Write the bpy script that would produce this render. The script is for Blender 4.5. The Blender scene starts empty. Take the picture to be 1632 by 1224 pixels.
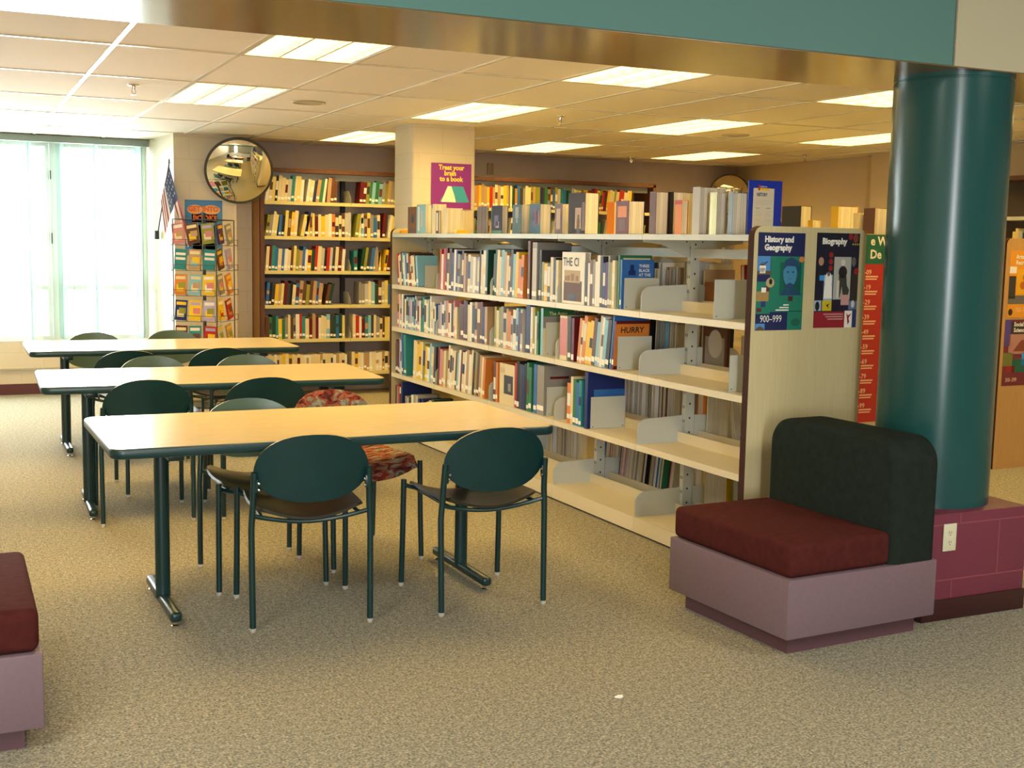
import bpy, bmesh, math, random
from mathutils import Matrix, Vector
SC = bpy.context.scene
COL = SC.collection
R = math.radians
PI = math.pi
rnd = random.Random(7)

# ------------------------------------------------------------------ camera
def setup_camera():
    f = 1921.87; yaw, pitch, roll = R(-25.0877), R(-6.6733), R(1.0711)
    cy, sy = math.cos(yaw), math.sin(yaw)
    F = Vector((-sy*math.cos(pitch), cy*math.cos(pitch), math.sin(pitch)))
    r = Vector((cy, sy, 0)); u = r.cross(F)
    cr, sr = math.cos(roll), math.sin(roll)
    Rr = cr*r + sr*u; U = -sr*r + cr*u
    cam = bpy.data.cameras.new('camera'); cam.sensor_width = 36; cam.lens = f*36/1632
    cam.clip_start = 0.05; cam.clip_end = 100
    o = bpy.data.objects.new('camera', cam); COL.objects.link(o)
    M = Matrix((Rr, U, -F)).transposed().to_4x4(); M.translation = (0, 0, 1.5075)
    o.matrix_world = M
    SC.camera = o
setup_camera()

# ------------------------------------------------------------------ light and exposure
SC.view_settings.view_transform = 'Standard'
SC.view_settings.look = 'None'
SC.view_settings.exposure = 0.0
SC.view_settings.gamma = 1
SC.view_settings.use_curve_mapping = False
LAMP_STRENGTH = 30.0
LAMP_COLOR = (1.0, .66, .19)
w = bpy.data.worlds.new('daylight'); SC.world = w; w.use_nodes = True
bg = w.node_tree.nodes['Background']; bg.inputs[0].default_value = (.93, .98, 1, 1); bg.inputs[1].default_value = 11

def area(name, loc, rot, sx, sy, energy, color):
    l = bpy.data.lights.new(name, 'AREA'); l.shape = 'RECTANGLE'; l.size = sx; l.size_y = sy
    l.energy = energy; l.color = color
    o = bpy.data.objects.new(name, l); COL.objects.link(o); o.location = loc; o.rotation_euler = rot
    return o
# daylight outside the window wall, the tall glazed entrance behind the camera, unseen fill lights added above the camera
area('window_daylight', (0.1, 12.75, 1.5), (R(-82), 0, 0), 3.6, 2.1, 540, (.95, .98, 1))
area('entrance_daylight', (-.9, -3.9, 1.7), (R(90), 0, R(-12)), .34, 2.5, 260, (.95, .97, 1))
for hx, hy in ((1.2, -.6), (4.6, .6), (-1.2, 1.6)):
    area('hall_lamp', (hx, hy, 3.12), (0, 0, 0), 1.2, 1.2, 92, (1, .96, .84))

# ------------------------------------------------------------------ materials
MATS = {}
def lin(c):
    return tuple((x/12.92 if x <= .04045 else ((x+.055)/1.055)**2.4) for x in c)
def hexc(h):
    return lin(tuple(int(h[i:i+2], 16)/255 for i in (0, 2, 4)))
def mat(name, c, rough=.55, metal=0., spec=.5, noise=0., nscale=20., bump=0., bscale=60., emit=None, alpha=1., trans=0.):
    if name in MATS: return MATS[name]
    if isinstance(c, str): c = hexc(c)
    m = bpy.data.materials.new(name); m.use_nodes = True
    nt = m.node_tree; b = nt.nodes['Principled BSDF']
    b.inputs['Base Color'].default_value = (*c, 1); b.inputs['Roughness'].default_value = rough
    b.inputs['Metallic'].default_value = metal; b.inputs['Specular IOR Level'].default_value = spec
    if trans: b.inputs['Transmission Weight'].default_value = trans
    if alpha < 1: b.inputs['Alpha'].default_value = alpha
    if emit:
        b.inputs['Emission Color'].default_value = (*emit[0], 1); b.inputs['Emission Strength'].default_value = emit[1]
    if noise or bump:
        tc = nt.nodes.new('ShaderNodeTexCoord')
    if noise:
        n = nt.nodes.new('ShaderNodeTexNoise'); n.inputs['Scale'].default_value = nscale; n.inputs['Detail'].default_value = 4
        nt.links.new(tc.outputs['Object'], n.inputs['Vector'])
        mp = nt.nodes.new('ShaderNodeMapRange'); mp.inputs['From Min'].default_value = .3; mp.inputs['From Max'].default_value = .7
        mp.inputs['To Min'].default_value = 1-noise; mp.inputs['To Max'].default_value = 1+noise
        nt.links.new(n.outputs['Fac'], mp.inputs['Value'])
        mx = nt.nodes.new('ShaderNodeVectorMath'); mx.operation = 'SCALE'; mx.inputs[0].default_value = c
        nt.links.new(mp.outputs[0], mx.inputs['Scale']); nt.links.new(mx.outputs[0], b.inputs['Base Color'])
    if bump:
        n2 = nt.nodes.new('ShaderNodeTexNoise'); n2.inputs['Scale'].default_value = bscale
        nt.links.new(tc.outputs['Object'], n2.inputs['Vector'])
        bp = nt.nodes.new('ShaderNodeBump'); bp.inputs['Strength'].default_value = bump; bp.inputs['Distance'].default_value = .01
        nt.links.new(n2.outputs['Fac'], bp.inputs['Height']); nt.links.new(bp.outputs[0], b.inputs['Normal'])
    MATS[name] = m
    return m

def carpet():
    m = mat('carpet', (.33, .285, .20), .95, spec=.05)
    nt = m.node_tree; b = nt.nodes['Principled BSDF']; L = nt.links
    tc = nt.nodes.new('ShaderNodeTexCoord')
    def noise(s, d=2):
        n = nt.nodes.new('ShaderNodeTexNoise'); n.inputs['Scale'].default_value = s; n.inputs['Detail'].default_value = d
        L.new(tc.outputs['Object'], n.inputs['Vector']); return n
    n1 = noise(125, 3); n2 = noise(45, 3)
    r = nt.nodes.new('ShaderNodeValToRGB')
    e = r.color_ramp.elements; e[0].position = .33; e[0].color = (.11, .115, .095, 1); e[1].position = .68; e[1].color = (.56, .48, .36, 1)
    k = e.new(.47); k.color = (.245, .235, .18, 1)
    k = e.new(.56); k.color = (.38, .335, .245, 1)
    mx = nt.nodes.new('ShaderNodeMath'); mx.operation = 'MULTIPLY_ADD'; mx.inputs[1].default_value = .72
    sc = nt.nodes.new('ShaderNodeMath'); sc.operation = 'MULTIPLY'; sc.inputs[1].default_value = .28
    L.new(n2.outputs['Fac'], sc.inputs[0]); L.new(n1.outputs['Fac'], mx.inputs[0]); L.new(sc.outputs[0], mx.inputs[2])
    L.new(mx.outputs[0], r.inputs['Fac']); L.new(r.outputs[0], b.inputs['Base Color'])
    bp = nt.nodes.new('ShaderNodeBump'); bp.inputs['Strength'].default_value = .5; bp.inputs['Distance'].default_value = .008
    L.new(n1.outputs['Fac'], bp.inputs['Height']); L.new(bp.outputs[0], b.inputs['Normal'])
    return m
def cmu(name, c, axis, rough=.45, dark=.88):
    """painted concrete block; axis = the horizontal world axis along the wall"""
    if name in MATS: return MATS[name]
    m = mat(name, c, rough, bump=.15, bscale=120)
    c = hexc(c) if isinstance(c, str) else c
    nt = m.node_tree; b = nt.nodes['Principled BSDF']; L = nt.links
    tc = nt.nodes.new('ShaderNodeTexCoord'); sp = nt.nodes.new('ShaderNodeSeparateXYZ'); cb = nt.nodes.new('ShaderNodeCombineXYZ')
    L.new(tc.outputs['Object'], sp.inputs[0]); L.new(sp.outputs[axis], cb.inputs[0]); L.new(sp.outputs[2], cb.inputs[1])
    br = nt.nodes.new('ShaderNodeTexBrick'); br.inputs['Scale'].default_value = 1
    br.inputs['Brick Width'].default_value = .4; br.inputs['Row Height'].default_value = .2
    br.inputs['Mortar Size'].default_value = .0045; br.inputs['Mortar Smooth'].default_value = .6
    br.inputs['Color1'].default_value = (*c, 1); br.inputs['Color2'].default_value = (*[x*.97 for x in c], 1)
    br.inputs['Mortar'].default_value = (*[x*dark for x in c], 1)
    L.new(cb.outputs[0], br.inputs['Vector']); L.new(br.outputs['Color'], b.inputs['Base Color'])
    return m
def wood(name, c1, c2, scale=(3, 3, .6), rough=.4, spec=.4):
    if name in MATS: return MATS[name]
    m = mat(name, c1, rough, spec=spec); nt = m.node_tree; b = nt.nodes['Principled BSDF']; L = nt.links
    c1 = hexc(c1) if isinstance(c1, str) else c1; c2 = hexc(c2) if isinstance(c2, str) else c2
    tc = nt.nodes.new('ShaderNodeTexCoord'); mp = nt.nodes.new('ShaderNodeMapping'); mp.inputs['Scale'].default_value = scale
    n = nt.nodes.new('ShaderNodeTexNoise'); n.inputs['Scale'].default_value = 9; n.inputs['Detail'].default_value = 6; n.inputs['Roughness'].default_value = .65
    r = nt.nodes.new('ShaderNodeValToRGB'); r.color_ramp.elements[0].position = .35; r.color_ramp.elements[1].position = .7
    r.color_ramp.elements[0].color = (*c1, 1); r.color_ramp.elements[1].color = (*c2, 1)
    L.new(tc.outputs['Object'], mp.inputs[0]); L.new(mp.outputs[0], n.inputs['Vector']); L.new(n.outputs['Fac'], r.inputs['Fac'])
    L.new(r.outputs[0], b.inputs['Base Color'])
    return m
def tapestry():
    if 'patterned_fabric' in MATS: return MATS['patterned_fabric']
    m = mat('patterned_fabric', (.3, .1, .06), .9, spec=.1); nt = m.node_tree; b = nt.nodes['Principled BSDF']; L = nt.links
    tc = nt.nodes.new('ShaderNodeTexCoord'); mp = nt.nodes.new('ShaderNodeMapping'); mp.inputs['Rotation'].default_value = (.3, .2, .6); mp.inputs['Scale'].default_value = (1, 2.4, 1.8)
    n = nt.nodes.new('ShaderNodeTexNoise'); n.inputs['Scale'].default_value = 13; n.inputs['Detail'].default_value = 3.5; n.inputs['Distortion'].default_value = 1.2
    r = nt.nodes.new('ShaderNodeValToRGB'); r.color_ramp.interpolation = 'CONSTANT'
    e = r.color_ramp.elements; e[0].position = 0; e[0].color = (.05, .02, .02, 1); e[1].position = .40; e[1].color = (.18, .03, .02, 1)
    for p, c in ((.47, (.36, .11, .05)), (.51, (.22, .05, .04)), (.55, (.17, .18, .13)), (.61, (.30, .29, .23)), (.68, (.12, .10, .06))):
        k = e.new(p); k.color = (*c, 1)
    L.new(tc.outputs['Object'], mp.inputs[0]); L.new(mp.outputs[0], n.inputs['Vector']); L.new(n.outputs['Fac'], r.inputs['Fac']); L.new(r.outputs[0], b.inputs['Base Color'])
    return m
def pane_mat():
    m = bpy.data.materials.new('window_glass'); m.use_nodes = True; nt = m.node_tree; nt.nodes.clear()
    o = nt.nodes.new('ShaderNodeOutputMaterial'); t = nt.nodes.new('ShaderNodeBsdfTransparent'); g = nt.nodes.new('ShaderNodeBsdfGlossy')
    g.inputs['Roughness'].default_value = .02; t.inputs['Color'].default_value = (.95, .98, .97, 1)
    fr = nt.nodes.new('ShaderNodeFresnel'); mx = nt.nodes.new('ShaderNodeMixShader')
    nt.links.new(fr.outputs[0], mx.inputs[0]); nt.links.new(t.outputs[0], mx.inputs[1]); nt.links.new(g.outputs[0], mx.inputs[2]); nt.links.new(mx.outputs[0], o.inputs[0])
    return m
def vane_mat():
    m = bpy.data.materials.new('blind_vane_fabric'); m.use_nodes = True; nt = m.node_tree; nt.nodes.clear()
    o = nt.nodes.new('ShaderNodeOutputMaterial'); d = nt.nodes.new('ShaderNodeBsdfDiffuse'); t = nt.nodes.new('ShaderNodeBsdfTranslucent')
    d.inputs[0].default_value = (.55, .64, .60, 1); t.inputs[0].default_value = (.55, .66, .62, 1)
    mx = nt.nodes.new('ShaderNodeMixShader'); mx.inputs[0].default_value = .5
    nt.links.new(d.outputs[0], mx.inputs[1]); nt.links.new(t.outputs[0], mx.inputs[2]); nt.links.new(mx.outputs[0], o.inputs[0])
    return m

M_tile = mat('ceiling_tile', (.80, .72, .60), .85, noise=.02, nscale=90)
M_grid = mat('ceiling_grid_paint', (.82, .78, .68), .25, spec=.8)
M_soffit = mat('soffit_panel', (.20, .125, .05), .17, spec=1.0, noise=.12, nscale=1.4)
M_teal = mat('teal_paint', (.075, .185, .165), .55)
M_beige = mat('beige_paint', (.44, .40, .27), .7)
M_teal_col = mat('column_teal_enamel', (.012, .066, .063), .24, spec=.36)
M_cream_x = cmu('cream_block_x', (.70, .61, .46), 0)
M_cream_y = cmu('cream_block_y', (.70, .61, .46), 1)
M_mauve = mat('mauve_wall_paint', (.43, .35, .30), .8, noise=.03, nscale=6)
M_tanwall = mat('tan_wall_paint', (.58, .46, .30), .8)
M_hall = mat('hall_wall_paint', (.42, .38, .30), .8)
M_maroonbase = mat('maroon_vinyl_base', (.10, .02, .02), .5)
M_lam = wood('table_laminate', (.64, .50, .28), (.70, .55, .32), (1, 6, 1), .20, .5)
M_green = mat('dark_green_edge', (.006, .034, .034), .35, spec=.5)
M_leg = mat('dark_green_enamel', (.004, .028, .027), .32, spec=.5)
M_chrome = mat('chrome', (.75, .72, .68), .12, metal=1)
M_glide = mat('nickel_glide', (.80, .78, .72), .25, metal=.6)
M_back = mat('green_laminate', (.004, .031, .031), .38, spec=.38, noise=.08, nscale=14)
M_backf = mat('green_laminate_front', (.075, .125, .085), .35, spec=.5)
M_seat = mat('seat_laminate', (.018, .017, .010), .38, spec=.45)
M_ply = mat('plywood_edge', (.38, .27, .13), .5)
M_cush = mat('maroon_cushion', (.066, .014, .012), .95, spec=.08, bump=.25, bscale=400, noise=.15, nscale=30)
M_dkcush = mat('charcoal_green_upholstery', (.015, .021, .017), .95, spec=.06, bump=.25, bscale=400, noise=.15, nscale=30)
M_mauvebox = mat('mauve_laminate', (.165, .108, .128), .38, spec=.5, noise=.05, nscale=60)
M_mauveplinth = mat('mauve_plinth', (.10, .045, .055), .5)
M_maroonblock = mat('maroon_block_paint', (.15, .026, .048), .45, bump=.15, bscale=90)
M_mortar = mat('maroon_joint', (.235, .055, .07), .5)
M_metal = mat('cream_shelf_metal', (.66, .59, .42), .42, spec=.4)
M_gmetal = mat('grey_shelf_metal', (.50, .51, .43), .42, spec=.4)
M_panel = wood('end_panel_laminate', (.55, .46, .24), (.60, .51, .28), (8, 8, .5), .55)
M_edge = mat('end_panel_edge', (.050, .020, .013), .8, spec=.15)
M_orange = wood('honey_oak_laminate', (.44, .24, .07), (.50, .29, .10), (8, 8, .6), .5)
M_brownwood = wood('brown_wood_trim', (.085, .030, .016), (.13, .048, .022), (6, 6, .8), .5)
M_black = mat('black_metal', (.012, .012, .014), .5)
def leaves():
    m = mat('page_block', (.62, .57, .46), .85, spec=.1); nt = m.node_tree; b = nt.nodes['Principled BSDF']
    tc = nt.nodes.new('ShaderNodeTexCoord'); mp = nt.nodes.new('ShaderNodeMapping'); mp.inputs['Scale'].default_value = (260, 260, 1.5)
    n = nt.nodes.new('ShaderNodeTexNoise'); n.inputs['Scale'].default_value = 1.2; n.inputs['Detail'].default_value = 2
    r = nt.nodes.new('ShaderNodeValToRGB'); r.color_ramp.elements[0].position = .3; r.color_ramp.elements[1].position = .65
    r.color_ramp.elements[0].color = (.40, .36, .28, 1); r.color_ramp.elements[1].color = (.66, .61, .50, 1)
    for a_, b_ in ((tc.outputs['Object'], mp.inputs[0]), (mp.outputs[0], n.inputs['Vector']), (n.outputs['Fac'], r.inputs['Fac']), (r.outputs[0], b.inputs['Base Color'])): nt.links.new(a_, b_)
    return m
M_pages = leaves()
M_white = mat('white_label', (.85, .83, .76), .6)
M_mirror = mat('mirror_acrylic', (.86, .80, .62), .03, metal=1)
M_lampface = mat('lamp_glow', (1, 1, 1), .5, emit=(LAMP_COLOR, LAMP_STRENGTH))
M_reflector = mat('louvre_aluminium', (.55, .56, .60), .4, metal=.3)
M_pan = mat('fixture_pan', (.22, .22, .24), .5)
M_valance = mat('grey_green_valance', (.20, .26, .23), .5)
M_frame = mat('window_frame_paint', (.50, .52, .46), .5)
M_pane = pane_mat()
M_vane = vane_mat()
M_outlet = mat('ivory_plastic', (.62, .60, .42), .4)
M_dark = mat('dark_slot', (.02, .02, .02), .6)

# ------------------------------------------------------------------ mesh builder
class MB:
    def __init__(s): s.v = []; s.f = []; s.m = []; s.mats = []
    def mi(s, m):
        if m not in s.mats: s.mats.append(m)
        return s.mats.index(m)
    def add(s, vs, fs, m, M=None):
        b = len(s.v); k = s.mi(m) if not isinstance(m, list) else None
        for p in vs: s.v.append(tuple(M @ Vector(p)) if M is not None else tuple(p))
        for i, f in enumerate(fs):
            s.f.append(tuple(b+j for j in f)); s.m.append(k if k is not None else s.mi(m[i]))
        return s
    def box(s, x0, x1, y0, y1, z0, z1, m, M=None, bevel=0, seg=2):
        if bevel:
            bm = bmesh.new(); bmesh.ops.create_cube(bm, size=1)
            for q in bm.verts: q.co = ((x0+x1)/2+q.co.x*(x1-x0), (y0+y1)/2+q.co.y*(y1-y0), (z0+z1)/2+q.co.z*(z1-z0))
            bmesh.ops.bevel(bm, geom=bm.edges[:], offset=bevel, segments=seg, affect='EDGES', profile=.5)
            return s.bm(bm, m, M)
        vs = [(x0, y0, z0), (x1, y0, z0), (x1, y1, z0), (x0, y1, z0), (x0, y0, z1), (x1, y0, z1), (x1, y1, z1), (x0, y1, z1)]
        return s.add(vs, [(0, 3, 2, 1), (4, 5, 6, 7), (0, 1, 5, 4), (1, 2, 6, 5), (2, 3, 7, 6), (3, 0, 4, 7)], m, M)
    def bm(s, bm, m, M=None):
        bm.verts.ensure_lookup_table()
        for i, q in enumerate(bm.verts): q.index = i
        s.add([q.co.copy() for q in bm.verts], [tuple(q.index for q in f.verts) for f in bm.faces], m, M); bm.free(); return s
    def prism(s, poly, h0, h1, m, M=None, mside=None, axis=2):
        """extrude a 2D polygon between h0 and h1 along axis (2: poly in xy, 1: poly in xz, 0: poly in yz)"""
        n = len(poly)
        def P(p, h): return (p[0], p[1], h) if axis == 2 else ((p[0], h, p[1]) if axis == 1 else (h, p[0], p[1]))
        vs = [P(p, h0) for p in poly]+[P(p, h1) for p in poly]
        fs = [tuple(range(n-1, -1, -1)), tuple(range(n, 2*n))]+[(i, (i+1) % n, n+(i+1) % n, n+i) for i in range(n)]
        if axis == 1: fs = [tuple(reversed(f)) for f in fs]
        ms = m if mside is None else [m, m]+[mside]*n
        return s.add(vs, fs, ms, M)
    def tube(s, pts, r, m, n=10, M=None, cap=True):
        pts = [Vector(p) for p in pts]; vs = []; fs = []
        rr = r if isinstance(r, (list, tuple)) else [r]*len(pts)
        up = None
        for i, p in enumerate(pts):
            d = (pts[min(i+1, len(pts)-1)]-pts[max(i-1, 0)]).normalized()
            if up is None: up = Vector((1, 0, 0)) if abs(d.x) < .8 else Vector((0, 1, 0))
            a = (up-d*up.dot(d)).normalized(); b = d.cross(a); up = a
            for k in range(n):
                t = 2*PI*k/n; vs.append(p+(a*math.cos(t)+b*math.sin(t))*rr[i])
        for i in range(len(pts)-1):
            for k in range(n): fs.append((i*n+k, i*n+(k+1) % n, (i+1)*n+(k+1) % n, (i+1)*n+k))
        if cap: fs += [tuple(range(n-1, -1, -1)), tuple((len(pts)-1)*n+k for k in range(n))]
        return s.add(vs, fs, m, M)
    def lathe(s, prof, m, n=32, M=None):
        vs = []; fs = []
        for (r, z) in prof:
            for k in range(n): t = 2*PI*k/n; vs.append((r*math.cos(t), r*math.sin(t), z))
        for i in range(len(prof)-1):
            for k in range(n): fs.append((i*n+k, i*n+(k+1) % n, (i+1)*n+(k+1) % n, (i+1)*n+k))
        if prof[0][0] > 1e-4: fs.append(tuple(range(n-1, -1, -1)))
        if prof[-1][0] > 1e-4: fs.append(tuple((len(prof)-1)*n+k for k in range(n)))
        return s.add(vs, fs, m, M)
    def text(s, body, size, m, M, offset=0., align='LEFT', space=1.):
        cu = bpy.data.curves.new('t', 'FONT'); cu.body = body; cu.size = size; cu.offset = offset; cu.align_x = align; cu.space_line = space
        cu.resolution_u = 2
        o = bpy.data.objects.new('t', cu); COL.objects.link(o)
        me = o.to_mesh()
        s.add([v.co.copy() for v in me.vertices], [tuple(p.vertices) for p in me.polygons], m, M)
        o.to_mesh_clear(); bpy.data.objects.remove(o); bpy.data.curves.remove(cu)
        return s
    def build(s, name, parent=None, loc=(0, 0, 0), rot=None, smooth=35):
        me = bpy.data.meshes.new(name); me.from_pydata(s.v, [], s.f)
        for m in s.mats: me.materials.append(m)
        me.polygons.foreach_set('material_index', s.m)
        if smooth:
            me.polygons.foreach_set('use_smooth', [True]*len(s.f)); me.set_sharp_from_angle(angle=R(smooth))
        me.update()
        o = bpy.data.objects.new(name, me); COL.objects.link(o); o.location = loc
        if rot is not None: o.rotation_euler = rot
        if parent: o.parent = parent
        return o

def tag(o, label=None, cat=None, group=None, kind=None):
    if label: o['label'] = label
    if cat: o['category'] = cat
    if group: o['group'] = group
    if kind: o['kind'] = kind
    return o
def struct(mb, name, parent=None, **k):
    o = mb.build(name, parent, **k)
    if not parent: o['kind'] = 'structure'
    return o
def empty(name, loc, rz=0, **t):
    o = bpy.data.objects.new(name, None); COL.objects.link(o); o.location = loc; o.rotation_euler = (0, 0, rz); o.empty_display_size = .1
    tag(o, **t); return o
def dup(o, parent=None):
    c = o.copy(); COL.objects.link(c)
    if parent: c.parent = parent
    for ch in list(o.children): dup(ch, c)
    return c
def rr_poly(x0, x1, y0, y1, r, n=6):
    pts = []
    for cx, cy, a in ((x1-r, y1-r, 0), (x0+r, y1-r, 90), (x0+r, y0+r, 180), (x1-r, y0+r, 270)):
        for k in range(n+1):
            t = R(a+90*k/n); pts.append((cx+r*math.cos(t), cy+r*math.sin(t)))
    return pts

# ------------------------------------------------------------------ room shell
CZ = 2.425
WX0, WX1, WZ0, WZ1, WY = -2.2, 1.77, .50, 2.372, 12.2
struct(MB().box(-3, 10.2, -5, 12.2, -.1, 0, carpet()), 'floor')
# ceiling tiles: one quad per tile, cells of light fixtures left open
GX = [1.36+.598*k for k in range(-8, 15)]; GY = [6.22+1.23*j for j in range(-2, 6)]
FIX = [(1.36, 4.99), (1.36, 7.45), (3.154, 4.99), (3.154, 7.45), (3.154, 9.91), (4.948, 4.99), (4.948, 7.45), (4.948, 9.91), (6.742, 4.99), (6.742, 7.45), (6.742, 9.91), (-.434, 4.99), (-.434, 7.45), (.165, 9.91), (8.536, 7.45)]
ct = MB()
for i in range(len(GX)-1):
    for j in range(len(GY)-1):
        x0, x1, y0, y1 = GX[i], GX[i+1], max(GY[j], 4.2), min(GY[j+1], 12.3)
        if y1 <= y0 or any(abs(fx-x0) < .05 and abs(fy-GY[j]) < .05 for fx, fy in FIX): continue
        ct.add([(x0, y0, CZ), (x1, y0, CZ), (x1, y1, CZ), (x0, y1, CZ)], [(0, 3, 2, 1)], M_tile)
ct.box(-3.4, 10.2, 4.2, 12.4, CZ+.25, CZ+.3, M_tile)
ceil = struct(ct, 'ceiling')
g = MB()
for x in GX: g.box(x-.012, x+.012, 4.25, 12.2, CZ-.006, CZ+.03, M_grid)
for y in GY:
    if y > 4.3: g.box(-3, 10, y-.012, y+.012, CZ-.005, CZ+.029, M_grid)
g.build('ceiling_grid', ceil)
# beam over the column, with its brown glossy underside
b = MB(); BZ = 2.222
b.box(-3, 3.576, 3.645, 4.335, BZ+.004, 3.3, M_teal)
b.box(-3, 10, 3.65, 4.33, BZ, BZ+.004, M_soffit)
struct(b, 'trim_1')
b = MB().box(3.588, 10, 3.645, 4.335, BZ+.004, 3.3, M_beige); b.box(3.576, 3.588, 3.655, 4.335, BZ+.004, 3.3, M_dark); struct(b, 'trim_2')
struct(MB().box(-3, 10, -5, 3.7, 3.3, 3.4, M_hall), 'ceiling_hall')
# window wall with opening
ww = MB()
ww.box(-3, WX0, WY, WY+.2, 0, CZ+.3, M_cream_x); ww.box(WX1, 2.0, WY, WY+.2, 0, CZ+.3, M_cream_x)
ww.box(WX0, WX1, WY, WY+.2, 0, WZ0, M_cream_x); ww.box(WX0, WX1, WY, WY+.2, WZ1, CZ+.3, M_cream_x)
struct(ww, 'wall_window')
struct(MB().box(-3, 1.8, WY-.03, WY, .25, WZ0+.01, M_cream_x).box(-3, 1.8, WY-.035, WY, .235, .25, M_beige), 'trim_3')
struct(MB().box(-3, 1.8, WY-.02, WY, 0, .1, M_maroonbase), 'baseboard_window')
# the outside apron beyond the window, bright paving
struct(MB().box(-8, 8, 12.45, 30, -.35, -.25, mat('outside_paving', (.6, .6, .58), .9)), 'ground_outside')
wn = MB()
for x0, x1 in ((WX0, WX0+.06), (-.55, -.44), (.855, .955), (WX1-.05, WX1)): wn.box(x0, x1, WY+.02, WY+.12, WZ0, WZ1, M_frame)
for z0, z1 in ((WZ0, WZ0+.05), (.985, 1.03), (WZ1-.05, WZ1)): wn.box(WX0+.06, WX1-.05, WY+.025, WY+.115, z0, z1, M_frame)
wo = struct(wn, 'window_1')
pn = MB()
for x0, x1 in ((WX0+.06, -.55), (-.44, .855), (.955, WX1-.05)):
    for z0, z1 in ((WZ0+.05, .985), (1.03, WZ1-.05)): pn.add([(x0, WY+.07, z0), (x1, WY+.07, z0), (x1, WY+.07, z1), (x0, WY+.07, z1)], [(0, 1, 2, 3)], M_pane)
pn.build('window_pane', wo)
lt = MB().box(.885, .905, WY+.0, WY+.02, 1.42, 1.52, M_black).box(.885, .905, WY, WY+.02, 2.02, 2.1, M_black); lt.build('window_latch', wo)
# pier beside the window, back wall, pillar, right wall
struct(MB().prism([(1.80, 12.25), (1.775, 12.2), (1.862, 11.2), (2.42, 11.2), (2.42, 11.8), (2.42, 12.25)], 0, CZ+.02, M_cream_x, mside=M_cream_x), 'wall_pier')
struct(MB().box(2.40, 8.5, 11.7, 11.9, 0, CZ+.3, M_mauve), 'wall_back')
struct(MB().box(2.41, 2.652, 11.60, 11.7, 0, CZ+.01, M_cream_x), 'wall_pier_return')
struct(MB().box(8.3, 8.5, -5, 11.7, 0, CZ+.3, M_tanwall).box(8.3, 8.5, -5, 4, 2.4, 3.3, M_hall), 'wall_right')
struct(MB().box(8.12, 8.3, 8.75, 9.25, 0, CZ+.02, M_tanwall), 'wall_right_pier')
struct(MB().box(-3.1, -3, -5, 12.4, 0, 3.3, M_cream_y), 'wall_left')
rw = MB().box(-3, -1.4, -5, -4.9, 0, 3.3, M_hall).box(-.4, 10, -5, -4.9, 0, 3.3, M_hall).box(-1.4, -.4, -5, -4.9, 3.0, 3.3, M_hall); struct(rw, 'wall_rear')
dr = MB().box(-1.4, -1.34, -5, -4.9, 0, 3, M_frame).box(-.46, -.4, -5, -4.9, 0, 3, M_frame).box(-1.34, -.46, -5, -4.9, 2.94, 3, M_frame)
dd = struct(dr, 'door_1'); MB().add([(-1.34, -4.95, 0), (-.46, -4.95, 0), (-.46, -4.95, 2.94), (-1.34, -4.95, 2.94)], [(0, 1, 2, 3)], M_pane).build('door_pane', dd)
struct(MB().prism(rr_poly(3.345, 3.885, 9.07, 9.50, .02, 3), 0, CZ+.01, M_cream_x), 'wall_pillar')
struct(MB().prism(rr_poly(3.335, 3.895, 9.06, 9.51, .02, 3), 0, .1, M_maroonbase), 'baseboard_pillar')

# vertical blinds
vb = empty('vertical_blinds', (WX0, 12.14, 0), label='open vertical blinds with pale vanes under a grey-green valance at the window', cat='blinds')
MB().box(0, 4.03, -.04, .05, 2.355, 2.412, M_valance).build('valance', vb)
vx = 0.05
def vane(x, ang):
    M = Matrix.Translation((x, 0, 0)) @ Matrix.Rotation(ang, 4, 'Z')
    v = MB(); pts = [(-.044, 2.35), (-.044, .56), (-.036, .53), (0, .52), (.036, .53), (.044, .56), (.044, 2.35)]
    v.prism(pts, -.0008, .0008, M_vane, M, axis=1); v.build('blind_vane', vb)
while vx < 3.95:
    wx = WX0+vx
    vane(vx, R(90-abs(math.degrees(math.atan2(wx, 12.1)))*1+rnd.uniform(-5, 5)))
    vx += .092
for x, a in ((.70-WX0, 35), (.98-WX0, 30), (1.30-WX0, 55), (1.69-WX0, 20)): vane(x, R(a))

# ------------------------------------------------------------------ light fixtures
fx = empty('ceiling_light', (0, 0, 0)); fx.location = (FIX[0][0]+.299, FIX[0][1]+.615, CZ)
h = MB(); W2, L2 = .287, .603
h.box(-W2, W2, -L2, L2, .085, .095, M_pan)
for x0, x1, y0, y1 in ((-W2, -W2+.012, -L2, L2), (W2-.012, W2, -L2, L2), (-W2, W2, -L2, -L2+.012), (-W2, W2, L2-.012, L2)): h.box(x0, x1, y0, y1, -.004, .09, M_reflector)
h.build('housing', fx)
for x in (-.185, 0, .185):
    lm = MB(); n = 8; prof = [(x+.050*math.cos(PI*k/n), .050+.026*math.sin(PI*k/n)) for k in range(n+1)]
    lm.prism(prof, -.585, .585, M_lampface, axis=1); lm.build('lamp', fx)
lv = MB()
for x in (-.0925, .0925): lv.box(x-.006, x+.006, -L2+.012, L2-.012, .0, .045, M_reflector)
for k in range(1, 9):
    y = -L2+k*2*L2/9; lv.box(-W2+.012, W2-.012, y-.0025, y+.0025, .0, .040, M_reflector)
lv.build('louvre', fx)
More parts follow.
